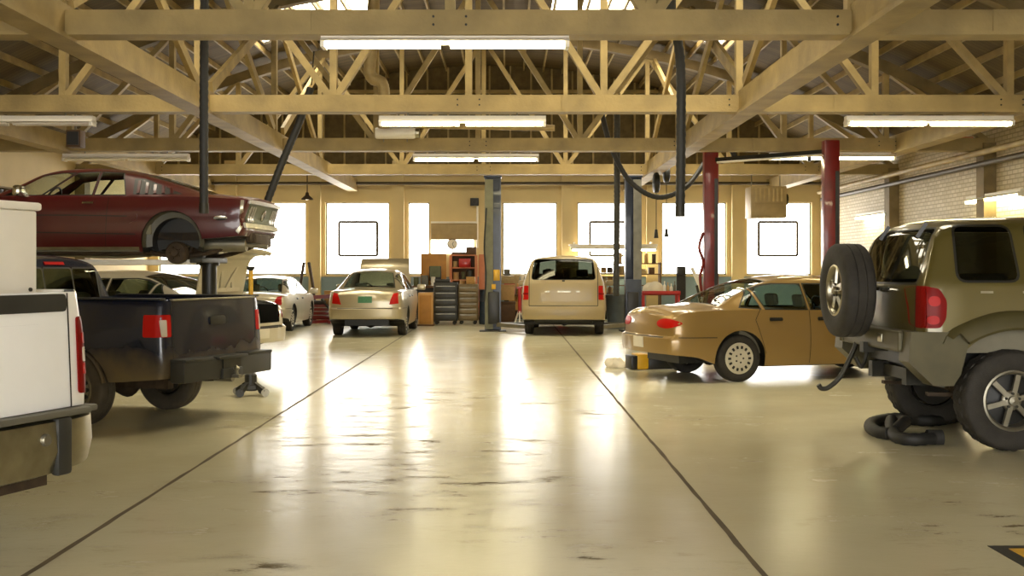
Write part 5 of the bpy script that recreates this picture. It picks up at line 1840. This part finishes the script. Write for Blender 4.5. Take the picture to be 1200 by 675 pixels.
bm = B(); lathe(bm, [(.062, -.06), (.062, .16), (.045, .18)], seg=14); link('hose_clamp', bm, 'dark_steel', h2, smooth=True, loc=at(786, 12, 100) - h2.location)
# hanging chain of the slanted hose
bm = B(); o = h3.location; tube(bm, [at(365, 100, 72) - o, at(368, 60, 72) - o], .012, 6); link('suspension_cable', bm, 'dark_steel', h3)
# hose left on the floor
r_ = .052
def fl(x, y): 
    s = (y - 316) / (EYE - r_)
    return at(x, y, s)
pts = [fl(1125, 488), fl(1090, 493), fl(1050, 490), fl(1023, 495), fl(1022, 503), fl(1042, 508), fl(1058, 503) + Vector((0, 0, .05)), fl(1060, 500) + Vector((0, 0, .05)), fl(1045, 499) + Vector((0, 0, .05)), fl(1048, 510), fl(1068, 515), fl(1098, 513)]
hf = hose('floor_hose', pts, r_, 'black corrugated hose lying looped on the floor beside the off-roader', 'hose')
bm = B(); lathe(bm, [(.068, -.1), (.068, .02), (.055, .02), (.055, -.1)], axis='x', seg=16); link('hose_cuff', bm, 'black_rubber', hf, smooth=True, loc=pts[-1] - pts[0] + Vector((.02, 0, 0)))

# ---- things under and beside the gold sedan
a = at(752, 433, 80.7); a.z = 0
tj = empty('trolley_jack', a, R(12), 'yellow and black jack block under the gold sedan rear bumper', 'jack')
boxes('body', [((-.01, .05, .12), (.17, .3, .22))], 'yellow_paint', tj, bev=.02)
boxes('frame', [((.3, .05, .1), (.44, .26, .18)), ((-.14, .05, .11), (.1, .28, .2))], 'black_paint', tj, bev=.015)
bm = B(); tube(bm, [(.3, .05, .17), (.34, .05, .27)], .05, 12); link('saddle', bm, 'dark_steel', tj, smooth=True)
bm = B()
bmesh.ops.create_icosphere(bm, subdivisions=3, radius=.13)
rr = random.Random(5)
for v in bm.verts:
    k = 1 + .25 * math.sin(9 * v.co.x + 3) * math.cos(11 * v.co.y) + .12 * rr.random()
    v.co = Vector((v.co.x * k * 1.15, v.co.y * k, max(0, (v.co.z + .05) * k * .7 + .03 * math.sin(40 * v.co.x) * math.cos(35 * v.co.y))))
ra_ = link('rag', bm, 'cloth_white', None, smooth=True, loc=(lambda v: (v.x, v.y, 0))(at(724, 430, 79)))
tag(ra_, 'crumpled white rag lying on the floor left of the gold sedan', 'rag')

# ---- bench wall
def bench(x0, x1, ytop, s, depth, label, m='tool_black', top='wood_brown', drawers=0):
    a, b, z0, z1, Y = px(x0, x1, ytop, ytop + 5, s)
    t = empty('workbench', ((a + b) / 2, Y, 0), 0, label, 'workbench')
    w = b - a
    boxes('top', [((0, depth / 2, z1 - .03), (w, depth, .06))], top, t, bev=.01)
    for sx in (-1, 1):
        for yy in (.06, depth - .06):
            boxes('leg', [((sx * (w / 2 - .06), yy, (z1 - .06) / 2), (.08, .08, z1 - .06))], m, t)
    boxes('shelf', [((0, depth / 2, .3), (w - .1, depth - .1, .04))], top, t)
    boxes('back_panel', [((0, depth - .03, z1 * .5), (w - .2, .03, z1 - .1))], m, t)
    return t, z1, Y


b1, zt1, Y1 = bench(590, 722, 345, 42.3, .75, 'long dark workbench covered in clutter against the wall behind the minivan')
b2_, zt2, Y2 = bench(474, 512, 335, 42.6, .7, 'small dark workbench with bottles in front of the plywood sheet')

cl_mats = [('wood_brown', 'brown'), ('cardboard', 'cardboard'), ('wood_pale', 'tan'), ('heater_beige', 'beige'), ('cardboard', 'cardboard'), ('rust_steel', 'rusty'), ('tool_black', 'black'), ('grey_plastic', 'grey'), ('red_cart', 'red'), ('white_paint', 'white'), ('olive_box', 'olive')]
protos = {}
rc = random.Random(11)


def clutter(kind, mkey, cname, x, y, z, sc, where, grp):
    key = (kind, mkey)
    if key not in protos:
        bm = B()
        if kind == 'box': box(bm, (0, 0, .5), (1, .9, 1), bev=.04); box(bm, (0, 0, 1.0), (1.04, .94, .12), bev=.02)
        elif kind == 'can': lathe(bm, [(.001, 0), (.5, 0), (.5, .06), (.46, .1), (.46, .9), (.5, .94), (.5, 1), (.3, 1.02), (.001, 1.02)], seg=16)
        elif kind == 'bottle': lathe(bm, [(.001, 0), (.3, 0), (.33, .05), (.33, .6), (.26, .72), (.1, .8), (.1, .95), (.13, .96), (.13, 1.05), (.001, 1.05)], seg=16)
        elif kind == 'bin': 
            box(bm, (0, .0, .05), (1, .9, .1)); box(bm, (0, .42, .4), (1, .08, .8)); box(bm, (-.46, 0, .35), (.08, .9, .7)); box(bm, (.46, 0, .35), (.08, .9, .7)); box(bm, (0, -.42, .22), (1, .08, .44))
        protos[key] = link(kind if kind != 'box' else 'carton', bm, mkey, None, smooth=True)
        o = protos[key]
    else:
        o = protos[key].copy(); COL.objects.link(o)
    o.location = (x, y, z); o.scale = sc
    nm = {'box': 'carton', 'can': 'paint_can', 'bottle': 'oil_bottle', 'bin': 'parts_bin'}[kind]
    o.name = nm
    human = {'box': 'carton', 'can': 'paint can', 'bottle': 'bottle', 'bin': 'open parts bin'}[kind]
    tag(o, 'small %s %s among the clutter on %s' % (cname, human, where), human.split()[-1], '%s %ss on %s' % (cname, human, grp))
    return o


def row(x0, x1, y, z, where, grp, kinds, hmax=.45, hmin=.18, gap=.03):
    x = x0
    while True:
        kd = rc.choice(kinds); mk_, cn = rc.choice(cl_mats)
        w = rc.uniform(.12, .34) if kd in ('box', 'bin') else rc.uniform(.1, .2)
        if x + w > x1: break
        h = rc.uniform(hmin, hmax)
        d = min(w, .3) if kd != 'box' else rc.uniform(.2, .35)
        clutter(kd, mk_, cn, x + w / 2, y + rc.uniform(-.04, .04), z, (w, d if kd in ('box', 'bin') else w, h), where, grp)
        x += w + gap + rc.uniform(0, .05)


K4 = ['box', 'can', 'bottle', 'bin']
row(-.08, 3.0, Y1 + .14, zt1, 'the long bench behind the minivan', 'the long bench', K4, .42, gap=.004)
row(-.08, 2.35, Y1 + .5, zt1, 'the back of the long bench', 'the back of the long bench', ['box', 'can'], .72, .45, gap=.004)
row(.05, 2.8, Y1 + .24, .325, 'the low shelf of the long bench', 'the low shelf of the long bench', ['box', 'bin'], .4)
row((476 - 594) / 42.6, (510 - 594) / 42.6, Y2 + .15, zt2, 'the small bench by the plywood', 'the small bench', ['bottle', 'can', 'box'], .3, .14)
# rack of bins on the wall right of the van
rk = empty('storage_rack', (3.72, 32.62, 0), 0, 'open shelf rack of dark parts bins right of the grey-faced lift post', 'storage rack')
boxes('side_panel', [((-.62, .1, .85), (.04, .4, 1.62))], 'wood_brown', rk); boxes('side_panel', [((.62, .1, .85), (.04, .4, 1.62))], 'wood_brown', rk)
for z in (1.0, 1.32, 1.62): boxes('shelf', [((0, .1, z), (1.2, .4, .03))], 'wood_brown', rk)
row(3.16, 4.28, 32.65, 1.335, 'the rack right of the grey-faced post', 'the rack', ['bin', 'can', 'box'], .24, .14)
row(3.16, 4.28, 32.65, 1.635, 'the rack top right of the grey-faced post', 'the rack top', ['bottle', 'box', 'can'], .3, .14)
# small bin rack standing on the bench, and cartons piled before it
br_ = empty('bin_rack', (2.72, Y1 + .42, zt1), 0, 'grey rack of small bins on the bench right of the minivan roof', 'bin rack')
for q in (-.3, .3): boxes('side_panel', [((q, .08, .42), (.03, .3, .84))], 'wood_brown', br_)
for z in (.02, .3, .58, .84): boxes('shelf', [((0, .08, z), (.58, .3, .025))], 'wood_brown', br_)
for i, z in enumerate((.035, .315, .595)):
    for k in range(3):
        mk_, cn = (('cardboard', 'cardboard'), ('rust_steel', 'rusty'), ('heater_beige', 'beige'))[(i + k) % 3]
        clutter('bin', mk_, cn, 2.72 + (k - 1) * .18, Y1 + .49, zt1 + z, (.15, .2, .2), 'the bin rack beside the minivan roof', 'the bin rack')
for (x, z, w, h, mk_, cn, lb) in ((-.02, 0, .5, .55, 'wood_brown', 'brown', 'big brown carton on the floor left of the red and white stand'),
                                  (-.0, .62, .42, .4, 'cardboard', 'cardboard', 'middle cardboard carton of the pile left of the minivan'),
                                  (.02, 1.07, .34, .2, 'heater_beige', 'beige', 'flat beige carton topping the pile left of the minivan')):
    o = clutter('box', mk_, cn, x, 31.35, z, (w, .45, h), 'pile', 'pile')
    o['label'] = lb; del o['group']
# lamp hood over the bench
lh = solid('lamp_canopy', 667, 771, 286, 288.5, 41.3, .22, 'white_paint', 'white shelf board just above the lit bench tube, across the window', 'shelf board')
for q in (-1.1, 1.1):
    boxes('bracket', [((q, .45, .1), (.04, .7, .04))], 'white_paint', lh)

# plywood, monitor, tool chests, doorway nook
solid('plywood_sheet', 493, 523, 297, 334.7, 42.1, .03, 'wood_panel', 'orange-brown plywood sheet standing on the small bench', 'plywood sheet', bev=.003)
mo = solid('monitor', 503, 517, 312, 329, 42.4, .05, 'black_trim', 'dark square monitor in front of the plywood sheet', 'monitor')
a, b, z0, z1, Y = px(504, 516, 313, 326, 42.2)
boxes('screen', [((0, -.006, (z1 - z0) / 2 + .1), (b - a, .01, z1 - z0))], 'olive_box', mo)
boxes('stand', [((0, .05, -.03), (.08, .06, .1)), ((0, .05, -.085), (.24, .18, .02))], 'black_trim', mo)
solid('wood_cabinet', 490, 507, 343, 383, 45.5, .4, 'wood_pale', 'pale wooden cabinet standing beside the raised-hood silver sedan', 'cabinet', floor=True)
cab_ = bpy.data.objects['wood_cabinet']
boxes('door', [((0, -.008, .42), (.31, .016, .74))], 'wood_panel', cab_, bev=.004)
boxes('plinth', [((0, .18, .02), (.42, .44, .04))], 'wood_brown', cab_, bev=.004)


def chest(x0, x1, y0, s, m, dm, label, nd):
    a, b, z0, z1, Y = px(x0, x1, y0, 400, s)
    t = empty('tool_chest', ((a + b) / 2, Y, 0), 0, label, 'tool chest')
    w = b - a
    boxes('body', [((0, .28, z1 / 2 + .05), (w, .5, z1 - .1))], m, t, bev=.01)
    for k in range(nd):
        h = (z1 - .2) / nd
        d = boxes('drawer', [((0, .02, .14 + h * (k + .5)), (w - .05, .04, h - .02))], dm, t, bev=.006)
        boxes('drawer_handle', [((0, -.008, .14 + h * (k + .5) + h * .28), (w * .8, .02, .018))], 'steel', d)
    for sx in (-1, 1):
        for yy in (.1, .45):
            bm = B(); lathe(bm, [(.001, -.02), (.05, -.02), (.05, .02), (.001, .02)], c=(sx * (w / 2 - .08), yy, .05), axis='y', seg=14); link('caster', bm, 'black_rubber', t, smooth=True)
    return t, z1, Y


t_, z_, Yc = chest(508, 536, 331, 44.5, 'tool_black', 'tool_black', 'black rolling tool chest next to the pale wooden cabinet', 5)
clutter('box', 'tool_black', 'black', (518 - 594) / 44.5, Yc + .25, z_, (.4, .3, .08), 'the black tool chest', 'the black tool chest')
t_, z_, Yc = chest(537, 560, 333, 44.3, 'tool_tan', 'tool_tan', 'tan steel tool chest with wide drawers left of the blue lift post', 6)
row((538 - 594) / 44.3, (559 - 594) / 44.3, Yc + .25, z_, 'the tan tool chest', 'the tan tool chest', ['box', 'can'], .22, .1)
# nook with coral door frame
nk = empty('shelf_unit', ((543 - 594) / 41.3, 32.7, 0), 0, 'coral-framed shelf unit with dark contents under the wall clock', 'shelf unit')
for q in (-.36, .36): boxes('upright', [((q, .1, .93), (.07, .3, 1.86))], 'coral_paint', nk)
for z in (.2, 1.15, 1.5, 1.86): boxes('shelf', [((0, .1, z), (.68, .3, .035))], 'coral_paint', nk)
boxes('back_board', [((0, .26, 1.0), (.7, .02, 1.9))], 'wood_brown', nk)
row((543 - 594) / 41.3 - .3, (543 - 594) / 41.3 + .3, 32.75, 1.17, 'the coral-framed shelf', 'the coral shelf', ['box', 'bottle', 'can'], .28, .15, .02)
row((543 - 594) / 41.3 - .3, (543 - 594) / 41.3 + .3, 32.75, 1.52, 'the upper coral-framed shelf', 'the upper coral shelf', ['box', 'can'], .3, .15, .02)
solid('wooden_crate', 546, 558, 289.5, 298.5, 41.3, .25, 'wood_brown', 'brown wooden crate on top of the coral-framed shelf unit', 'crate')
solid('coral_panel', 561, 571, 298, 345, 41.2, .05, 'coral_paint', 'coral-coloured board on the wall between shelf unit and blue post', 'board', floor=True)
hd = solid('header_board', 505, 559, 262, 281, 40.9, .06, 'heater_beige', 'beige roller-blind box over the bright gap above the shelf unit', 'blind')
boxes('rail', [((0, -.03, .5), (1.32, .06, .05))], 'white_paint', hd)
gp = struct(boxes('window_9', [(((530 - 594) / 40.6, YB - .02, EYE + 27 / 40.6), (50 / 40.6, .02, 16 / 40.6))], 'pane'))
ck = at(530, 286, 41.6)
wc = empty('wall_clock', ck, 0, 'round wall clock with pale face above the tool chests', 'clock')
bm = B(); lathe(bm, [(.001, .05), (.14, .05), (.15, .03), (.15, -.02), (.135, -.025), (.13, .0), (.001, .0)], axis='y', seg=32); link('case', bm, 'wood_brown', wc, smooth=True)
bm = B(); lathe(bm, [(.13, -.004), (.001, -.004)], axis='y', seg=32); link('face', bm, 'clock_face', wc)
for an, ln in ((30, .07), (150, .1)):
    bm = B(); bar(bm, (0, -.012, 0), (ln * math.sin(R(an)), -.012, ln * math.cos(R(an))), .012, .012, up=Vector((0, 1, 0))); link('hand', bm, 'black_trim', wc)
sp_ = solid('speaker', 551, 561, 232, 241, 40.6, .14, 'black_trim', 'small black speaker box high on the wall above the shelf unit', 'speaker')
bm = B(); lathe(bm, [(.07, -.005), (.05, .0), (.001, .004)], c=(0, 0, .11), axis='y', seg=16); link('cone', bm, 'dark_plastic', sp_)
bm = B(); a = at(559, 241, 41); tube(bm, [(0, 0, 0), (0, 0, -1.2)], .03, 8)
tag(link('downpipe', bm, 'white_paint', None, smooth=True, loc=(a.x, 33.2, a.z)), 'thin white downpipe on the wall beneath the small black speaker', 'pipe')
# blue drum
bm = B(); prof = [(.001, 0), (.27, 0), (.28, .02), (.27, .3), (.285, .31), (.27, .33), (.27, .6), (.285, .61), (.27, .63), (.27, .9), (.285, .92), (.25, .92), (.24, .9), (.001, .9)]
a = at(569, 380, 44.4)
dr = empty('oil_drum', (a.x + .1, a.y + .3, 0), 0, 'dark blue oil drum between tan tool chest and blue lift post', 'drum')
lathe(bm, prof, seg=32); link('body', bm, 'navy_drum', dr, smooth=True)
bm = B(); lathe(bm, [(.03, .9), (.03, .925), (.001, .925)], c=(.12, 0, 0), seg=10); link('bung', bm, 'steel', dr, smooth=True)
# grey bin with hose
a = at(722, 386, 48.3)
bn = empty('waste_bin', (a.x + .03, a.y + .34, 0), 0, 'round grey-blue bin with the straight hose hanging into it', 'bin')
bm = B(); lathe(bm, [(.001, .02), (.2, .02), (.21, 0), (.25, .78), (.265, .8), (.265, .84), (.245, .84), (.235, .79), (.2, .05), (.001, .05)], seg=28); link('body', bm, 'bin_grey', bn, smooth=True)
for sx in (-1, 1): boxes('bin_handle', [((sx * .27, 0, .7), (.03, .12, .04))], 'bin_grey', bn, bev=.005)
# jack stand with red and white, left of the van
a = at(609, 372, 44)
js_ = empty('axle_stand', (a.x, a.y, 0), 0, 'red and white stand just left of the minivan tail light', 'stand')
bm = B()
for k in range(3):
    an = k * 2 * PI / 3 + .5
    bar(bm, (.03 * math.cos(an), .03 * math.sin(an), .35), (.16 * math.cos(an), .16 * math.sin(an), 0.01), .04, .03)
link('tripod', bm, 'white_paint', js_)
bm = B(); tube(bm, [(0, 0, .3), (0, 0, .95)], .05, 10); link('post', bm, 'red_cart', js_, smooth=True)
boxes('saddle', [((0, 0, .97), (.16, .12, .05))], 'red_cart', js_)

# red tool cart
a, b, z0, z1, Y = px(753, 797, 341, 362, 47.5)
tc = empty('tool_cart', ((a + b) / 2, Y, 0), 0, 'red tool cart with white rags on top, left behind the gold sedan', 'tool cart')
w_ = b - a
for z in (z1 - .05, .35): boxes('tray', [((0, .25, z - .04), (w_, .5, .03)), ((0, .01, z), (w_, .02, .1)), ((0, .49, z), (w_, .02, .1)), ((-w_ / 2, .25, z), (.02, .5, .1)), ((w_ / 2, .25, z), (.02, .5, .1))], 'red_cart', tc)
for sx in (-1, 1):
    for yy in (.03, .47):
        boxes('leg', [((sx * (w_ / 2 - .03), yy, z1 / 2), (.05, .05, z1 - .1))], 'red_cart', tc)
        bm = B(); lathe(bm, [(.001, -.015), (.05, -.015), (.05, .015), (.001, .015)], c=(sx * (w_ / 2 - .03), yy, .05), axis='y', seg=14); link('caster', bm, 'black_rubber', tc, smooth=True)
bm = B(); tube(bm, [(-w_ / 2, .05, z1), (-w_ / 2 - .1, .05, z1 + .02), (-w_ / 2 - .1, .45, z1 + .02), (-w_ / 2, .45, z1)], .014, 8); link('push_handle', bm, 'steel', tc, smooth=True)
bm = B(); bmesh.ops.create_icosphere(bm, subdivisions=3, radius=.2)
for v in bm.verts:
    k = 1 + .2 * math.sin(14 * v.co.x) * math.cos(12 * v.co.y + 1) + .1 * rc.random()
    v.co = Vector((v.co.x * 1.2 * k, v.co.y * .9 * k, max(0, (v.co.z + .06) * 1.1 * k)))
tag(link('rag_pile', bm, 'cloth_white', None, smooth=True, loc=((766 - 594) / 47.5, Y + .25, z1 - .074)), 'heap of white rags on the red tool cart', 'rags')
for k, x_ in enumerate((780, 784, 788, 792)):
    clutter('bottle', ['white_paint', 'cardboard', 'white_paint', 'grey_plastic'][k], ['white', 'tan', 'white', 'grey'][k], (x_ - 594) / 47.5, Y + .2, z1 - .074, (.11, .11, .3 - .03 * (k % 3)), 'the red tool cart', 'the red tool cart')
cr_ = solid('creeper', 793, 804, 312, 376, 46, .07, 'black_rubber', 'black padded creeper board standing upright behind the gold sedan', 'creeper', floor=True, bev=.03)
boxes('headrest', [((0, -.03, 1.4), (.2, .05, .18))], 'black_trim', cr_, bev=.02)

# grey engine hoist behind the gold sedan
a = at(812, 376, 46)
eh = empty('engine_hoist', (a.x + .2, a.y + .1, 0), 0, 'pale grey engine hoist with slanted arm beside the left red column', 'engine hoist')
bm = B(); bar(bm, (0, 0, .1), (-.02, 0, 1.35), .09, .09); link('mast', bm, 'white_paint', eh)
bm = B(); bar(bm, (.1, -.05, .75), (-.22, -.05, 1.5), .08, .08); link('boom', bm, 'white_paint', eh)
bm = B(); tube(bm, [(.05, -.1, .4), (-.1, -.08, 1.05)], .035, 10); link('ram', bm, 'dark_steel', eh, smooth=True)
for q in (-.3, .3):
    bm = B(); bar(bm, (0, 0, .1), (q, -.9, .08), .08, .08); link('leg', bm, 'white_paint', eh)
# red engine hoist and cabinet on the far left
a = at(376, 380, 44)
rh = empty('engine_hoist', (a.x, a.y + .4, 0), 0, 'red engine hoist with level boom left of the raised-hood sedan', 'engine hoist')
bm = B(); bar(bm, (.28, 0, .1), (.28, 0, .85), .1, .1); link('mast', bm, 'red_paint', rh)
bm = B(); bar(bm, (.34, 0, .74), (-.42, -.1, .70), .09, .1); link('boom', bm, 'red_paint', rh)
bm = B(); tube(bm, [(.2, 0, .35), (-.05, -.05, .66)], .03, 10); link('ram', bm, 'dark_steel', rh, smooth=True)
for q in (-.28, .28):
    bm = B(); bar(bm, (.28, 0, .07), (q, -.8, .07), .08, .08); link('leg', bm, 'red_paint', rh)
t_, z_, Yc = chest(362, 388, 357, 43.4, 'red_paint', 'red_paint', 'low dark red tool chest under the red hoist boom', 3)
clutter('box', 'tool_black', 'black', (372 - 594) / 43.4, Yc + .25, z_, (.4, .3, .1), 'the low red tool chest', 'the low red tool chest')
a = at(388, 345, 42.2)
clutter('box', 'cardboard', 'cardboard', (384 - 594) / 43.4, Yc + .3, z_ + .0, (.25, .25, .35), 'the low red tool chest', 'the low red tool chest')
for i, (x0, x1) in enumerate(((351, 356), (369, 362))):
    bm = B(); p0, p1 = at(x0, 374, 41.8), at(x1, 308, 41); p0.z = .02
    o_ = p0.copy()
    tube(bm, [q - o_ for q in curve_pts([p0, p0.lerp(p1, .5) + Vector((.05 * (1 if i else -1), -.02, 0)), p1], 8)], .045, 10)
    tag(link('exhaust_pipe', bm, 'rust_steel', None, smooth=True, loc=o_), ['left', 'right'][i] + ' one of two rusty pipes leaning on the wall between the far windows', 'pipe')

# ---- overhead things
# beige gas heater
a, b, z0, z1, Y = px(880, 922, 218, 255, 47)
gh = empty('gas_heater', ((a + b) / 2, Y, z0), 0, 'beige box heater hanging between the red lift columns, before the last window', 'heater')
w_, h_ = b - a, z1 - z0
boxes('case', [((0, .35, h_ / 2), (w_, .7, h_))], 'heater_beige', gh, bev=.015)
for k in range(7): boxes('fin', [((-w_ * .36 + k * w_ * .12, -.015, h_ * .72), (w_ * .05, .03, h_ * .42))], 'duct', gh)
boxes('front_panel', [((0, -.01, h_ * .26), (w_ * .8, .02, h_ * .4))], 'heater_beige', gh, bev=.006)
bm = B(); lathe(bm, [(.001, 0), (.14, .02), (.14, .1), (.1, .1)], c=(w_ / 2, .35, h_ * .6), axis='x', seg=18); link('fan_motor', bm, 'dark_steel', gh, smooth=True)
for q in (-1, 1):
    bm = B(); tube(bm, [(q * w_ * .4, .35, h_), (q * w_ * .4, .35, 3.89 - z0)], .014, 6); link('hanger_rod', bm, 'steel', gh)
# wrapped flue pipe
bm = B()
o_ = at(436, 40, 62)
tube(bm, [q - o_ for q in curve_pts([at(438, -10, 62), at(437, 40, 62), at(433, 80, 62), at(437, 92, 62), at(447, 97, 62), at(450, 112, 62), at(450, 150, 62)], 8)], .115, 14, ribs=.03)
fp = tag(link('flue_pipe', bm, 'duct', None, smooth=True, loc=o_), 'wrapped tan flue pipe with an elbow rising to the roof, left of centre', 'pipe')
# tube heater below it
a = at(440, 156, 61.5)
th = empty('tube_heater', (a.x, a.y, a.z), 0, 'pale cylindrical heater hanging under the flue pipe behind second truss', 'heater')
bm = B(); lathe(bm, [(.001, 0), (.1, 0), (.11, .03), (.11, .72), (.1, .76), (.001, .76)], c=(.0, 0, 0), axis='x', seg=20); link('drum', bm, 'white_paint', th, smooth=True)
boxes('burner_box', [((.25, .1, .22), (.4, .3, .2)), ((.6, .1, .2), (.2, .25, .18))], 'grey_plastic', th, bev=.02)
bm = B(); lathe(bm, [(.09, .76), (.09, .84), (.001, .86)], axis='x', seg=16); link('end_nozzle', bm, 'dull_chrome', th, smooth=True)
for q in (.15, .6):
    bm = B(); tube(bm, [(q, .05, .1), (q, .05, CZ - a.z)], .012, 6); link('hanger_rod', bm, 'steel', th)


def pipe(name, p0, p1, r, m, label, pts=None):
    bm = B(); p0, p1 = Vector(p0), Vector(p1)
    tube(bm, [Vector(), p1 - p0], r, 10)
    return tag(link(name, bm, m, None, smooth=True, loc=p0), label, 'pipe')


pipe('ceiling_pipe', at(487, 147, 61), at(650, 150, 61), .06, 'duct', 'tan pipe running level right of the hanging cylindrical heater')
pipe('wall_pipe', (XL + .1, 33.1, 3.93), (XR - .1, 33.1, 3.93), .045, 'pipe_dark', 'dark pipe running along the back wall just above the windows')
pipe('wall_pipe', (XL + .1, 33.2, 4.28), (XR - .1, 33.2, 4.28), .05, 'pipe_dark', 'upper dark pipe running along the back wall under the roof')
pipe('wall_pipe', (XR - .42, 6, 3.46), (XR - .42, 33.0, 3.46), .055, 'pipe_dark', 'dark pipe running along the white brick wall, below the pale duct')
pipe('wall_pipe', (XR - .5, 6, 3.66), (XR - .5, 33.0, 3.66), .06, 'timber', 'pale pipe running along the white brick wall above the dark pipe')
jb_ = solid('junction_box', 1129, 1141, 160, 173, 59, .2, 'coral_paint', 'pinkish junction box high up beside the right wall pipes', 'junction box')
boxes('box_cover', [((.2, .1, .08), (.2, .2, .2))], 'black_trim', jb_)
# shop lamp with conical shade
a = at(360, 234, 42)
sl = empty('pendant_lamp', a, 0, 'dark conical pendant lamp hanging before the window wall, left', 'lamp')
bm = B(); lathe(bm, [(.17, 0), (.16, .03), (.06, .12), (.04, .2), (.001, .22)], seg=24); link('shade', bm, 'rust_steel', sl, smooth=True)
bm = B(); lathe(bm, [(.001, -.02), (.05, 0), (.05, .06), (.02, .1)], seg=14); link('bulb', bm, 'clock_face', sl, smooth=True)
bm = B(); tube(bm, [(0, 0, .2), (0, 0, 4.28 - a.z)], .016, 6); link('stem', bm, 'rust_steel', sl)
# cord reels
for i, (x, y0, y1, hx, hy) in enumerate(((769, 203, 226, 769, 273), (781, 195, 214, 781, 272))):
    a = at(x, (y0 + y1) / 2, 50)
    rl_ = empty('cord_reel', a, 0, ['lower', 'upper'][i] + ' of two black cord reels hanging by the black looping hose', 'cord reel')
    r0 = (y1 - y0) / 100.
    bm = B(); lathe(bm, [(.001, -.07), (r0 * .8, -.07), (r0, -.05), (r0, .05), (r0 * .8, .07), (.001, .07)], axis='x', seg=20); link('drum', bm, 'black_trim', rl_, smooth=True)
    boxes('bracket', [((0, 0, r0 + .06), (.06, .2, .16))], 'dark_steel', rl_)
    bm = B(); h0 = at(hx, hy, 50) - a; tube(bm, [Vector((h0.x, 0, -r0 * .7)), Vector((h0.x, 0, h0.z))], .009, 6); link('cord', bm, 'black_rubber', rl_)
    bm = B(); tube(bm, [Vector((h0.x, 0, h0.z + .08)), Vector((h0.x, 0, h0.z - .12))], [.03, .055], 10); link('plug', bm, 'black_trim', rl_, smooth=True)
    bm = B(); tube(bm, [(0, 0, r0 + .1), (0, 0, 3.9 - a.z)], .012, 6); link('hanger_rod', bm, 'steel', rl_)
# brown box under the second truss, left
bx = solid('speaker', 77, 94, 152, 172, 78, .22, 'wood_brown', 'brown wooden speaker box hanging under the second truss at the left', 'speaker')
boxes('hanger', [((0, .1, .38), (.03, .03, .28))], 'steel', bx)
boxes('front_grille', [((-.0, -.008, .13), (.17, .016, .2))], 'black_trim', bx)
# dark rack on the left wall
a, b, z0, z1, Y = px(-6, 41, 207, 234, 59.2)
lr = empty('wall_shelf', (XL + .0, Y, z0), 0, 'wall shelf of dark parts high on the left wall, past the coupe windshield', 'shelf')
boxes('shelf_board', [((.25, .0, .0), (.5, 1.6, .03)), ((.25, 0, .24), (.5, 1.6, .03))], 'timber_dark', lr)
for q in (-.7, .7): boxes('bracket', [((.25, q, -.06), (.46, .03, .08))], 'dark_steel', lr)
for k in range(7):
    o = clutter('box', 'tool_black' if k % 2 else 'wood_brown', 'black' if k % 2 else 'brown', XL + .26, Y - .68 + .22 * k, z0 + .016, (.3, .17, .18), 'the high left wall shelf', 'the high left wall shelf')
